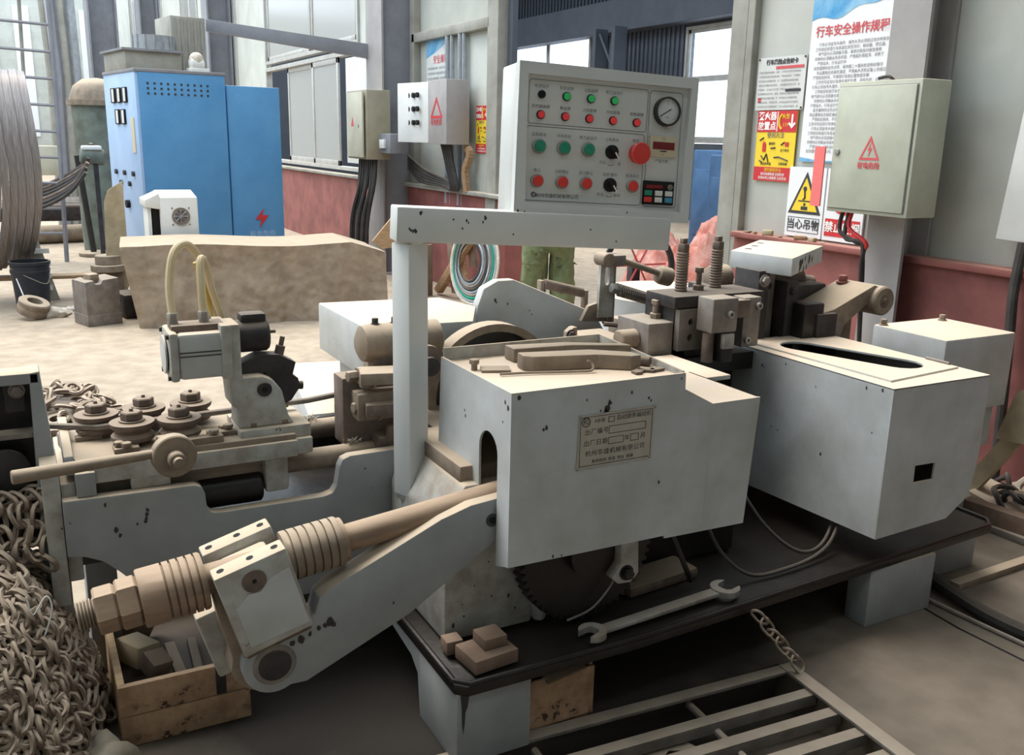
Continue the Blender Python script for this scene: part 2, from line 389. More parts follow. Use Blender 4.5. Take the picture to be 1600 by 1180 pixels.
# adjoining bay seen through the doorway
wf = B()
for y0, y1, z0, z1 in ((-4, 12.2, 0, 6), (15.45, 18.9, 0, 6), (22.9, 26, 0, 6), (12.2, 15.45, 0, 1.5), (12.2, 15.45, 3.7, 6), (18.9, 22.9, 0, 1.5), (18.9, 22.9, 4.02, 6)):
    wf.box((12, y0, z0), (12.2, y1, z1))
wf_ = struct('wall_far', wf, 'dark_clad', label='dark blue grey clad wall of the adjoining bay')
for k in range(70):
    y = 15.5 + k*.15
    if 18.85 < y < 22.95: z0 = 4.1
    else: z0 = .1
    part('rib', B().box((11.96, y, z0), (12.0, y+.06, 6)), 'dark_clad', wf_) if y < 26 else None
window(7, 12.26, 15.39, 1.56, 3.64, ((12.26, 13.9, 0), (13.9, 15.39, 0)), 'bright window at the right of the adjoining bay', 'glass_clear', 12.0)
window(8, 18.96, 22.84, 1.56, 3.96, ((18.96, 20.9, 0), (20.9, 22.84, 0)), 'bright window at the left of the adjoining bay', 'glass_clear', 12.0)
part('transom', B().box((11.96, 12.2, 2.66), (12.06, 15.45, 2.76)), 'alu', bpy.data.objects['window_7'])
struct('shade_roof', B().box((9.0, -4, 6), (12.2, 26, 6.2)), 'dark_clad', label='unseen dark roof slab added to dim the adjoining bay')  # out of view, added to keep the adjoining bay dim
struct('shade_roof', B().box((-12, -.8, 6.5), (4.1, 2.2, 6.7)), 'wall_panel', label='unseen roof panels added to shade the front of the hall')  # out of view, added to darken the foreground and front faces
struct('shade_roof', B().box((-12, -5, 6.5), (4.1, -1.55, 6.7)), 'wall_panel', label='unseen roof panels beyond an added light gap at the near end of the hall')  # out of view, the gap before it lets light onto front faces
struct('wall_end', B().box((4.12, 25.9, 0), (12.2, 26.1, 6)), 'dark_clad', label='dark end wall of the adjoining bay')
struct('wall_near', B().box((4.12, -4.1, 0), (12.2, -3.9, 6)), 'dark_clad', label='dark near wall of the adjoining bay')
struct('trim_5', B().box((11.6, 12, 3.75), (12.0, 26, 4.4), .01), 'dark_clad', label='dark crane beam along the adjoining bay wall')
# steel columns
def hcol(name, x0, x1, y0, y1, z1, m, label, tf=.02):
    b = B(); b.box((x0, y0, 0), (x0+tf, y1, z1)); b.box((x1-tf, y0, 0), (x1, y1, z1)); yc = (y0+y1)/2
    b.box((x0+tf, yc-.008, 0), (x1-tf, yc+.008, z1))
    o = thing(name, label, 'column', (x0, yc, 0), 'steel columns along the wall')
    part('section', b, m, o, smooth=0)
    part('base_plate', B().box((x0-.05, y0-.05, 0), (x1+.0, y1+.05, .02)), m, o)
    return o
cR = hcol('steel_column', 3.80, 3.995, 3.11, 3.33, 6.3, 'column_mauve', 'grey steel column carrying the large grey junction box on the right')
cM = hcol('steel_column', 3.62, 3.99, 9.84, 10.34, 6.3, 'column_mauve', 'grey steel column behind the beige switch box')
part('web_cover', B().box((3.64, 9.90, 0), (3.99, 9.93, 6.3)), 'column_grey', cM)
hcol('steel_column', 3.55, 3.99, 19.0, 19.55, 6.4, 'column_grey', 'distant grey steel column above the duct on the blue cabinet', .03)
hcol('steel_column', 3.5, 3.99, 28.2, 29.0, 6.4, 'column_grey', 'distant grey steel column above the left end of the blue cabinet', .04)
hcol('steel_column', 2.4, 3.2, 30.5, 31.6, 6.4, 'column_grey', 'distant grey steel column rising behind the dusty tank', .05)
hcol('steel_column', 1.5, 2.3, 33.5, 34.6, 6.4, 'column_grey', 'distant grey steel column behind the steel ladder', .05)
bc = thing('lattice_column', 'dark lattice column between the bright windows of the adjoining bay', 'column', (11.2, 16.9, 0))
b = B()
for dy in (-.35, .35): b.box((11.0, 16.9+dy-.06, 0), (11.3, 16.9+dy+.06, 3.75))
part('upright', b, 'dark_clad', bc)
for k in range(4):
    s = 1 if k % 2 else -1
    part('brace', B().tube([(11.1, 16.9-.3*s, .3+k*.85), (11.1, 16.9+.3*s, 1.1+k*.85)], .03, 4), 'dark_clad', bc)

# ================================================================== WALL FITTINGS
WE = lambda y, z, x=3.995: frame((x, y, z), (0, -1, 0), (0, 0, 1))     # on the wall, reading toward -y
def txt(name, s, size, T, m, parent, **k): return part(name, text_b(s, size, T, **k), m, parent, smooth=0)
def sheet(name, label, cat, y0, y1, z0, z1, m, x=3.99, th=.006, group=None):
    o = thing(name, label, cat, (x, (y0+y1)/2, z0), group); part('sheet', B().box((x-th, y0, z0), (x, y1, z1)), m, o, smooth=0); return o
def rectw(y0, y1, z0, z1, x, th=.001): return B().box((x-th, y0, z0), (x, y1, z1))
# big crane safety rules poster
p = sheet('poster', 'tall white safety rules poster with blue wave top and red heading', 'poster', 3.46, 4.03, 1.415, 2.36, 'white_paper')
x = 3.983
wv = [(4.03, 2.36)] + [(4.03-.57*i/16, 2.165+.0*i+.075*(1/(1+math.exp(-(i-9)*.55)))+.012*math.sin(i*.9)) for i in range(17)] + [(3.46, 2.36)]
part('blue_wave', B().prism(wv, 'yz', x-.0008, x), 'blue_print', p, smooth=0)
part('foot_wave', B().prism([(4.03, 1.415), (4.03, 1.44), (3.9, 1.425), (3.7, 1.422), (3.46, 1.43), (3.46, 1.415)], 'yz', x-.0008, x), 'blue_print', p, smooth=0)
txt('heading', '行车安全操作规程', .062, WE(3.745, 2.10, x-.001), 'red_print', p, bold=.001)
RULES = ['行车必须由专人操作，操作人员必须经过培训考核合格', '工作前应检查行车各部位是否完好，制动器、限位器、', '电气部分必须灵敏可靠，发现问题及时报告维修', '吊物时必须确认吊具牢固，严禁超负荷起吊，吊物下', '严禁站人，行车运行中不得进行维修和调整工作', '起吊重物时应先试吊，离地面二十厘米检查制动情况', '吊运重物应走规定通道，不得从人员和设备上方越过', '严禁斜拉斜吊，不得用行车拖拉重物或车辆', '工作完毕应将行车停在规定位置，吊钩升起，切断电源']
rows = B(); zz = 2.035; k = 0
while zz > 1.47:
    s = RULES[k % 9]; s = ('    ' + s) if k % 2 == 0 else s
    if k % 5 == 4: s = s[:14]
    rows.add(*(lambda q: (q.v, q.f))(text_b(s, .0205, WE(3.985, zz, x-.001), align='LEFT', ext=0))); zz -= .0245; k += 1
tag(part('rules_text', rows, 'ink_grey', p, smooth=0), kind='stuff')
# risk card
p = sheet('poster', 'small pale risk notice card above the fire extinguisher poster', 'poster', 4.045, 4.43, 1.70, 1.995, 'paper_grey')
txt('heading', '行车风险点告知卡', .032, WE(4.235, 1.965, x-.001), 'ink', p, bold=.0008)
part('red_bar', rectw(4.06, 4.28, 1.927, 1.943, x), 'red_print', p, smooth=0)
part('dark_bar', rectw(4.07, 4.19, 1.80, 1.815, x), 'ink', p, smooth=0)
part('red_mark', rectw(4.385, 4.41, 1.745, 1.77, x), 'red_print', p, smooth=0)
rows = B()
for k in range(9): rows.add(*(lambda q: (q.v, q.f))(text_b(RULES[k][:12] + '   ' + RULES[8-k][:11], .014, WE(4.415, 1.91-k*.024, x-.001), align='LEFT', ext=0)))
tag(part('notice_text', rows, 'ink_grey', p, smooth=0), kind='stuff')
for dy, dz in ((4.42, 1.985), (4.055, 1.985), (4.055, 1.71)): part('rivet', B().cyl((x, dy, dz), (x-.004, dy, dz), .006, seg=8), 'ink', p)
# fire extinguisher poster (right, large)
def fire_poster(label, y0, y1, z0, z1, grp):
    p = sheet('poster', label, 'poster', y0, y1, z0, z1, 'yellow_print'); W = y1-y0; Hh = z1-z0
    u = lambda a: y1-a*W; v = lambda a: z0+a*Hh
    part('red_top', rectw(y0, y1, v(.70), z1, x), 'red_paint', p, smooth=0)
    part('red_foot', rectw(y0, y1, z0, v(.20), x), 'red_paint', p, smooth=0)
    part('divider', rectw(u(.53), u(.51), v(.71), v(.99), x-.001), 'white_ink', p, smooth=0)
    txt('lettering', '灭火器', W*.155, WE(u(.26), v(.92), x-.002), 'white_ink', p, bold=.0012); txt('lettering', '放置点', W*.155, WE(u(.26), v(.78), x-.002), 'white_ink', p, bold=.0012)
    part('phone', B().tube(curve([(x-.002, u(.64), v(.95)), (x-.002, u(.585), v(.90)), (x-.002, u(.585), v(.80)), (x-.002, u(.64), v(.74))], 5), W*.02, 5), 'yellow_print', p)
    txt('lettering', '火警', W*.1, WE(u(.73), v(.915), x-.002), 'yellow_print', p); txt('lettering', '119', W*.1, WE(u(.73), v(.80), x-.002), 'yellow_print', p)
    part('arrow', B().prism([(u(.89), v(.75)), (u(.80), v(.82)), (u(.83), v(.84)), (u(.87), v(.81)), (u(.87), v(.95)), (u(.91), v(.95)), (u(.91), v(.81)), (u(.95), v(.84)), (u(.98), v(.82))], 'yz', x-.003, x-.002), 'white_ink', p, smooth=0)
    txt('lettering', '使用方法', W*.11, WE(u(.5), v(.65), x-.001), 'ink_grey', p)
    e = B().prism([(u(.27), v(.42)), (u(.27), v(.53)), (u(.24), v(.56)), (u(.20), v(.56)), (u(.18), v(.53)), (u(.18), v(.42))], 'yz', x-.002, x-.001)
    part('extinguisher_print', e, 'red_paint', p, smooth=0)
    e = B().prism([(u(.85), v(.50)), (u(.85), v(.56)), (u(.76), v(.56)), (u(.76), v(.50))], 'yz', x-.002, x-.001)
    part('extinguisher_print', e, 'red_paint', p, smooth=0)
    d = B()
    for a, c, e2, g in ((.16, .36, .24, .30), (.24, .30, .30, .39), (.30, .39, .36, .27), (.5, .34, .62, .35), (.62, .35, .86, .30), (.66, .52, .74, .56), (.4, .47, .52, .48), (.12, .29, .2, .27), (.1, .58, .2, .62)):
        d.tube([(x-.002, u(a), v(c)), (x-.002, u(e2), v(g))], W*.012, 4)
    part('figure_print', d, 'ink', p, smooth=0)
    for q, (a, c) in enumerate(((.3, .245), (.74, .25), (.42, .535), (.76, .44))): txt('caption', ['取出灭火器', '对准火焰', '拔保险', '压下把手'][q], W*.055, WE(u(a), v(c), x-.001), 'ink', p)
    txt('lettering', '请勿随意移动', W*.075, WE(u(.5), v(.155), x-.002), 'yellow_print', p)
    txt('caption', '保持通道畅通 定期检查', W*.06, WE(u(.5), v(.095), x-.002), 'white_ink', p); txt('caption', '发现火情立即报警 注意安全', W*.06, WE(u(.5), v(.04), x-.002), 'white_ink', p)
    return p
fire_poster('red and yellow fire extinguisher poster under the small risk card', 4.075, 4.395, 1.295, 1.695, None)
fire_poster('small red and yellow fire poster beside the doorway behind the console', 8.02, 8.27, 1.367, 1.80, None)
# crane load warning sign
p = sheet('warning_sign', 'white sign with black and yellow warning triangle over a caution line', 'sign', 3.81, 4.09, .995, 1.385, 'white_paper', th=.01)
xs = 3.979
part('triangle', B().prism([(4.075, 1.125), (3.825, 1.125), (3.95, 1.36)], 'yz', xs-.001, xs), 'ink', p, smooth=0)
part('triangle_field', B().prism([(4.048, 1.141), (3.852, 1.141), (3.95, 1.327)], 'yz', xs-.002, xs-.001), 'yellow_print', p, smooth=0)
g = B(); g.cyl((xs-.002, 3.955, 1.265), (xs-.003, 3.955, 1.265), .014, seg=12); g.tube([(xs-.003, 3.955, 1.255), (xs-.003, 3.95, 1.215), (xs-.003, 3.965, 1.205)], .005, 5)
g.box((xs-.003, 3.90, 1.193), (xs-.002, 4.0, 1.200)); g.cyl((xs-.002, 3.95, 1.178), (xs-.003, 3.95, 1.178), .009, seg=10); g.box((xs-.003, 3.925, 1.147), (xs-.002, 3.975, 1.167))
part('load_symbol', g, 'ink', p, smooth=0)
g = B()
for a, b, c, d in ((3.83, 4.07, 1.102, 1.105), (3.83, 4.07, 1.02, 1.023), (3.83, 3.833, 1.02, 1.105), (4.067, 4.07, 1.02, 1.105)): g.box((xs-.001, a, c), (xs, b, d))
part('text_border', g, 'ink', p, smooth=0)
txt('lettering', '当心吊物', .062, WE(3.95, 1.062, xs-.001), 'ink', p, bold=.001)
# no smoking sign
p = sheet('prohibition_sign', 'white no smoking sign with red band below the junction box', 'sign', 3.525, 3.80, .995, 1.385, 'white_paper', th=.01)
part('ring', B().lathe([(.085, 0), (.105, 0), (.105, .002), (.085, .002)], (xs, 3.66, 1.245), (-1, 0, 0), 32, closed=True), 'red_paint', p)
part('slash', B().tube([(xs-.001, 3.73, 1.31), (xs-.001, 3.59, 1.18)], .009, 6), 'red_paint', p)
part('cigarette', B().box((xs-.001, 3.61, 1.24), (xs, 3.70, 1.254)), 'ink', p, smooth=0)
part('red_band', B().box((xs-.001, 3.54, 1.02), (xs, 3.785, 1.115)), 'red_paint', p, smooth=0)
txt('lettering', '禁止吸烟', .062, WE(3.66, 1.067, xs-.002), 'white_ink', p, bold=.0014)
tag(part('strip', B().box((3.565, 3.44, 1.21), (3.573, 3.505, 1.50)), 'pink_strip'), 'blank pink strip hanging at the left edge of the grey junction box', 'strip')
# posters behind grey control box
p = sheet('poster', 'blue topped rules poster partly hidden behind the grey switch box', 'poster', 8.93, 9.48, 1.75, 2.50, 'paper_grey')
part('blue_wave', B().prism([(9.48, 2.5), (9.48, 2.30), (9.2, 2.36), (8.93, 2.44), (8.93, 2.5)], 'yz', x-.001, x), 'blue_print', p, smooth=0)
txt('heading', '安全规程', .09, WE(9.12, 2.27, x-.002), 'red_print', p)
rows = B()
for k in range(8): rows.add(*(lambda q: (q.v, q.f))(text_b(RULES[k][:15], .03, WE(9.45, 2.19-k*.05, x-.002), align='LEFT', ext=0)))
tag(part('rules_text', rows, 'ink_grey', p, smooth=0), kind='stuff')
# large junction box on the right column
jb = thing('junction_box', 'large grey green electrical junction box with red danger triangle on the column', 'electrical box', (3.76, 3.26, 1.18))
def rbox(b, x0, x1, y0, y1, z0, z1, bev=.006): return b.box((x0, y0, z0), (x1, y1, z1), bev)
part('body', rbox(B(), 3.70, 3.90, 3.025, 3.52, 1.18, 1.81), 'jbox', jb)
dr = part('door', B().box((3.688, 3.045, 1.20), (3.70, 3.505, 1.785), .004), 'jbox', jb)
part('seam', B().box((3.6985, 3.041, 1.196), (3.7005, 3.509, 1.789)), 'column_grey', jb, smooth=0)
lk = B().cyl((3.688, 3.475, 1.475), (3.680, 3.475, 1.475), .017, seg=16, bev=.002); part('lock', lk, 'steel_bright', dr)
XJ = 3.6875
def tri(yc, z0, w, h, x, t): 
    b = B(); P = [(yc+w/2, z0), (yc-w/2, z0), (yc, z0+h)]; C = (yc, z0+h*.36); Q = [(C[0]+(a-C[0])*t, C[1]+(c-C[1])*t) for a, c in P]
    for i in range(3):
        k = (i+1) % 3; b.prism([P[i], P[k], Q[k], Q[i]], 'yz', x-.001, x)
    return b
part('danger_triangle', tri(3.272, 1.44, .125, .115, XJ, .72), 'red_print', dr, smooth=0)
part('bolt_symbol', B().prism([(3.268, 1.525), (3.285, 1.485), (3.274, 1.487), (3.278, 1.455), (3.258, 1.497), (3.270, 1.495)], 'yz', XJ-.001, XJ), 'red_print', dr, smooth=0)
txt('lettering', '有电危险', .034, WE(3.272, 1.412, XJ-.001), 'red_print', dr, bold=.0008)
part('cable_gland', B().tube(curve([(3.78, 3.24, 1.80), (3.76, 3.27, 1.83), (3.76, 3.33, 1.825)], 4), .008, 6), 'cable', jb)
for k, (yy, dz) in enumerate(((3.48, 0), (3.42, .02), (3.44, -.03))):
    part('cable', B().tube(curve([(3.78, yy, 1.19), (3.76, yy-.01, 1.08+dz), (3.77, yy-.12, 1.03), (3.80, 3.34, .98-.05*k), (3.86, 3.34, .4)], 6), .011, 7), ['cable', 'red_paint', 'cable'][k], jb)
jb.location = (3.658, 3.172, 1.189); jb.scale = (.973, .973, .973)
# white hanging board at the far right
hb = thing('hanging_board', 'blank white board on the wall at the right edge', 'board', (3.9, 2.5, .9)); part('sheet', B().prism([(2.2,1.10),(2.696,1.115),(2.62,2.1),(2.2,2.1)], 'yz', 3.90, 3.92, .003), 'white', hb)
part('clip', B().box((3.885, 2.56, 2.08), (3.94, 2.60, 2.12), .003), 'steel_mid', hb)
tag(part('flexible_conduit', B().tube(curve([(3.9, 2.56, 1.11), (3.87, 2.55, .9), (3.86, 2.53, .7), (3.84, 2.50, .4), (3.82, 2.47, .05)], 8), .022, 10), 'cable'), 'grey flexible conduit hanging below the white board on the right wall', 'conduit')
# beige switch box, backing board, socket box, cables on the main column
o = thing('backing_board', 'pale blue grey backing board beside the beige switch box', 'board', (3.78, 11.1, 1.2)); part('sheet', B().box((3.80, 10.45, 1.17), (3.83, 11.62, 2.42), .004), 'paper_grey', o); part('batten', B().box((3.83, 10.5, 1.6), (3.98, 11.6, 1.66)), 'wood', o)
o = thing('switch_box', 'beige metal switch box with half open door on the main column', 'electrical box', (3.5, 10.0, 1.25))
part('body', B().box((3.36, 9.60, 1.26), (3.62, 10.25, 1.97), .006), 'cream_dark', o); dr = part('door', B().box((3.335, 9.64, 1.28), (3.355, 10.24, 1.95), .004, rot=(0, 0, -3)), 'cream', o)
part('lock', B().cyl((3.345, 9.78, 1.6), (3.325, 9.78, 1.6), .02, seg=10), 'steel_mid', dr)
part('red_mark', B().prism([(10.05, 1.60), (9.95, 1.60), (10.0, 1.70)], 'yz', 3.335, 3.337), 'red_print', dr, smooth=0)
for k in range(8):
    yy = 9.68+k*.07; sw = random.uniform(-.1, .1)
    part('cable', B().tube(curve([(3.48, yy, 1.27), (3.46+sw*.3, yy+sw*.4, 1.0), (3.44+sw, yy+.12+sw, .6), (3.46+sw, yy+.25+sw, .05)], 6), .022, 6), 'cable', o)
o = thing('socket_box', 'dark grey socket box with white breakers on the main column', 'electrical box', (3.6, 9.2, 1.33))
part('body', B().box((3.50, 9.30, 1.33), (3.70, 9.86, 1.53), .008), 'column_grey', o)
for yy in (9.68, 9.48): part('breaker', B().box((3.47, yy-.07, 1.38), (3.50, yy+.07, 1.47), .004), 'white', o)
# grey switch box with danger triangle, conduits
o = thing('control_cabinet', 'grey wall cabinet with rows of black switches and a red danger triangle', 'electrical box', (3.75, 8.7, 1.44))
part('body', B().box((3.66, 8.24, 1.44), (3.90, 8.70, 2.03), .005), 'column_mauve', o)
dr = part('door', B().box((3.60, 8.66, 1.45), (3.62, 9.20, 2.02), .004, rot=(0, 0, 12)), 'white', o)
for r_ in range(3):
    for k in range(4): part('switch', B().cyl((3.61, 9.10-k*.1+r_*.0, 1.90-r_*.13), (3.585, 9.10-k*.1, 1.90-r_*.13), .026, seg=10), 'black', dr)
part('danger_triangle', tri(8.47, 1.68, .29, .2, 3.658, .68), 'red_paint', o, smooth=0); txt('lettering', '有电危险', .068, WE(8.47, 1.64, 3.657), 'red_paint', o)
for yy, rr in ((8.86, .03), (8.76, .022), (8.56, .03), (8.48, .022)):
    tag(part('conduit', B().cyl((3.95, yy, .85), (3.95, yy, 2.52), rr, seg=10), 'galv'), 'galvanised conduit running up behind the grey wall cabinet', 'conduit', 'conduits behind the grey wall cabinet')
for k in range(5):
    tag(part('power_cable', B().tube(curve([(3.78, 8.62-k*.05, 1.45), (3.80, 8.55-k*.04, 1.25), (3.83, 8.50-k*.04, 1.02), (3.86, 8.75-k*.05, 1.03+k*.01), (3.84, 9.3-k*.03, 1.05+k*.03), (3.82, 9.6, 1.18+k*.03)], 7), .015, 6), 'cable'), 'black cable drooping from the grey wall cabinet to the main column', 'cable', 'cables drooping from the grey wall cabinet')
tag(part('timber_offcut', B().tube(curve([(3.9, 8.27, 1.0), (3.88, 8.28, 1.2), (3.9, 8.22, 1.35), (3.9, 8.3, 1.42)], 4), .04, 5), 'wood'), 'twisted pale offcut standing on the ledge beside the conduits', 'offcut')
# rubble on the ledge
for k, (yy, s) in enumerate(((4.33, .07), (4.26, .05), (4.16, .08), (4.05, .05), (3.90, .09), (3.80, .06), (3.72, .04))):
    b = B(); s *= .5; b.box((3.90, yy-s*.8, .985), (3.90+s*.9, yy+s*.8, .985+s*(.3+.25*(k % 3))), s*.2, rot=(random.uniform(-8, 8), 0, random.uniform(-40, 40)))
    tag(part('rubble', b, ['steel_dusty', 'wood', 'card'][k % 3]), 'dusty lump of rubble on the red ledge below the posters', 'rubble', 'rubble on the red ledge')

# ================================================================== THE MACHINE
def holed(outer, inners, plane, d0, d1, bev=0):
    """plate with holes: outline and hole loops (2D), extruded d0..d1"""
    def P(a, c, d): return {'xy': (a,c,d), 'xz': (a,d,c), 'yz': (d,a,c)}[plane]
    b = bmesh.new(); ed = []
    for lp in [outer] + inners:
        vs = [b.verts.new(P(a, c, d0)) for a, c in lp]
        for i in range(len(vs)): ed.append(b.edges.new((vs[i], vs[(i+1) % len(vs)])))
    bmesh.ops.triangle_fill(b, use_beauty=True, use_dissolve=False, edges=ed)
    fs = b.faces[:]
    r = bmesh.ops.extrude_face_region(b, geom=fs)
    dv = {'xy': V((0,0,d1-d0)), 'xz': V((0,d1-d0,0)), 'yz': V((d1-d0,0,0))}[plane]
    bmesh.ops.translate(b, vec=dv, verts=[v for v in r['geom'] if isinstance(v, bmesh.types.BMVert)])
    bmesh.ops.recalc_face_normals(b, faces=b.faces[:])
    return B().bm(b)
def bolt(p, axis, r, h, m, parent, name='bolt', washer=True):
    b = B(); a = V(axis).normalized()
    if washer: b.cyl(V(p), V(p)+a*h*.2, r*1.35, seg=14)
    b.hexn(V(p)+a*h*.2, a, r, h*.8)
    return part(name, b, m, parent)
def thread(b, p0, p1, r, pitch):
    p0, p1 = V(p0), V(p1); L = (p1-p0).length; n = max(3, int(L/pitch)); prof = []
    for i in range(n):
        prof += [(r*.86, L*i/n), (r, L*(i+.35)/n), (r, L*(i+.65)/n)]
    prof.append((r*.86, L)); return b.lathe(prof, p0, p1-p0, 18)

# ---- bed, tray, legs
bed = thing('machine_bed', 'long white machine bed on legs over a black oil tray', 'machine bed', (1.6, 2.2, 0))
fp = [(.036,.628),(.345,.623),(.360,.615),(.368,.598),(.371,.556),(.382,.541),(.404,.537),(.680,.536),(.705,.542),(.717,.56),(.727,.615),(.737,.635),(.758,.643),(.985,.645),(.985,.262),(.615,.252),(.18,.385),(.150,.42),(.115,.455),(.075,.475),(.036,.482)]
part('front_plate', B().prism(fp, 'xz', 2.35, 2.385, .004), 'paint_grey', bed)
part('rear_plate', B().prism([(a, c-.02) for a, c in fp], 'xz', 2.80, 2.835, .004), 'steel_oily', bed)
part('end_plate', B().box((.036, 2.385, .40), (.07, 2.80, .66), .004), 'paint_worn', bed)
part('corner_post', B().box((-.005, 2.36, .35), (.035, 2.50, .72), .004), 'paint_worn', bed)
part('corner_pad', B().box((.07, 2.36, .628), (.115, 2.44, .69), .003), 'paint_grey', bed)
part('sump', B().box((.07, 2.386, .44), (.98, 2.80, .47)), 'steel_oily', bed)
part('support_block', B().box((.195, 2.375, .625), (.29, 2.43, .675), .004), 'paint_worn', bed)
for y, z, r in ((2.455, .612, .030), (2.675, .628, .030)):
    part('guide_bar', B().cyl((.10, y, z), (.95, y, z), r, seg=24), 'steel_dusty', bed)
part('hub_bracket', B().box((.535, 2.40, .55), (.60, 2.50, .655), .01), 'paint_worn', bed)
part('drive_roller', B().cyl((.36, 2.44, .565), (.53, 2.44, .565), .045, seg=24, bev=.006), 'steel_oily', bed)
part('bearing_block', B().box((.83, 2.63, .57), (.93, 2.73, .69), .008), 'steel_brown', bed)
part('bearing_block', B().box((.86, 2.40, .56), (.95, 2.50, .665), .008), 'steel_brown', bed)
part('bearing_cap', B().box((.885, 2.385, .61), (.93, 2.42, .70), .006), 'steel_brown', bed)
# frame block behind the post with clamp bolts
part('frame_block', B().box((.775, 2.46, .64), (.97, 2.545, .835), .005), 'steel_brown', bed)
part('wire_guide', B().box((.80, 2.40, .72), (.95, 2.47, .80), .006), 'steel_dusty', bed)
for x_, y_, z_ in ((.79, 2.44, .845), (.815, 2.40, .835), (.80, 2.43, .755), (.83, 2.39, .745)):
    bolt((x_+.03, y_, z_), (-1, -.15, 0), .017, .038, 'steel_dusty', bed, 'clamp_bolt')
part('clamp_bar', B().box((.81, 2.36, .83), (.95, 2.45, .865), .004, rot=(0, 0, -14)), 'steel_dusty', bed)
part('clamp_bar', B().box((.82, 2.36, .74), (.95, 2.43, .775), .004, rot=(0, 0, -10)), 'steel_brown', bed)
# pillar and body under the centre guard
part('pillar', B().prism([(.875,.235),(.875,.56),(.93,.66),(1.135,.66),(1.135,.235)], 'xz', 1.97, 2.35, .01), 'paint_worn', bed)
part('pillar_step', B().box((.93, 2.0, .655), (1.12, 2.34, .70), .006), 'steel_dusty', bed)
part('pillar_rib', B().box((1.135, 1.95, .235), (1.175, 2.3, .42), .02), 'paint_worn', bed)
part('body', B().box((1.135, 2.10, .235), (1.95, 2.80, .62), .01), 'steel_oily', bed)
part('body_top', B().box((1.0, 2.22, .60), (1.50, 2.80, .70), .01), 'steel_brown', bed)
part('saddle', B().box((1.45, 2.21, .62), (1.90, 2.60, .80), .006), 'steel_dusty', bed)
part('tail_body', B().box((1.95, 2.50, .235), (2.95, 2.90, .74), .01), 'steel_oily', bed)
sh = B().box((1.475, 2.105, .806), (1.885, 2.40, .82), .002)
part('cover_plate', sh, 'paint', bed)
# black tray
part('drip_tray', B().prism([(.825,1.80),(.85,1.775),(1.35,1.775),(2.92,1.868),(2.95,1.895),(2.95,2.75),(.825,2.75)], 'xy', .20, .228, .003), 'steel_oily', bed)
lip = B().tube([(.83, 2.35, .230), (.83, 1.81, .230), (.86, 1.782, .230), (1.35, 1.780, .230), (2.91, 1.874, .230), (2.945, 1.905, .232), (2.945, 2.3, .232)], .008, 8)
part('light_baffle', B().box((.90, 2.66, .0), (2.95, 2.70, .20)), 'steel_oily', bed)  # added plate, blocks light from the bright floor behind
part('void_filler', B().box((.47, 2.42, 0), (.82, 2.78, .25), .01), 'steel_oily', bed)  # added dark box standing in for the black void under the bed
part('tray_lip', lip, 'steel_oily', bed)
part('oil_grating', B().box((1.45, 1.98, .229), (1.72, 2.09, .262), .01, rot=(0, 0, 6)), 'steel_brown', bed)
# legs
part('leg', B().box((.83, 1.79, 0), (1.035, 2.03, .20), .004), 'paint_grey', bed)
part('gusset', B().prism([(2.03,.20),(2.45,.20),(2.42,.19),(2.09,.15),(2.045,.12),(2.03,.0)], 'yz', .832, .86), 'paint_grey', bed)
part('leg', B().box((2.295, 1.838, 0), (2.60, 1.925, .20), .004), 'paint_grey', bed)
part('leg', B().box((2.74, 1.99, 0), (3.03, 2.10, .20), .004), 'paint_grey', bed)
for x0, x1 in ((.84, 1.04), (2.25, 2.56)): part('leg', B().box((x0, 2.6, 0), (x1, 2.74, .20), .004), 'paint_grey', bed)
part('leg', B().box((.08, 2.62, 0), (.16, 2.8, .42), .004), 'paint_grey', bed)
part('cross_tie', B().box((.84, 2.03, .14), (2.9, 2.10, .20)), 'steel_oily', bed)
# gear below the guard
gb = []
NT = 54
for i in range(NT*4):
    a = 2*math.pi*i/(NT*4); r_ = .205 if i % 4 < 2 else .192
    gb.append((1.26+r_*math.cos(a), .455+r_*math.sin(a)))
gear = part('gear', B().prism(gb, 'xz', 1.90, 1.95), 'steel_oily', bed)
part('gear_hub', B().cyl((1.26, 1.96, .455), (1.26, 1.87, .455), .07, seg=24), 'steel_oily', gear)
part('wheel_lug', B().prism([(1.325,.54),(1.325,.42),(1.30,.385),(1.32,.365),(1.36,.362),(1.385,.385),(1.375,.54)], 'xz', 1.84, 1.875, .004), 'paint_worn', bed)
bolt((1.343, 1.84, .395), (0, -1, 0), .016, .02, 'steel_oily', bed)
part('grease_line', B().tube(curve([(1.335, 1.86, .40), (1.31, 1.87, .34), (1.26, 1.875, .29), (1.19, 1.88, .27)], 6), .003, 5), 'steel_mid', bed)
# hydraulic hoses under the right guard
for k, pts in enumerate(([(1.69, 2.0, .52), (1.74, 1.94, .35), (1.84, 1.905, .255), (1.98, 1.90, .245), (2.14, 1.92, .255), (2.25, 1.96, .295), (2.34, 2.02, .41)], [(1.92, 2.13, .52), (1.98, 2.02, .36), (2.06, 1.95, .275), (2.16, 1.95, .255), (2.26, 1.99, .295), (2.34, 2.05, .40)])):
    part('hose', B().tube(curve(pts, 7), .006, 8), 'cable', bed)
part('chain_hook', B().tube(curve([(1.60, 2.05, .44), (1.62, 2.0, .38), (1.64, 1.96, .30), (1.66, 1.95, .25)], 6), .008, 6), 'steel_oily', bed)

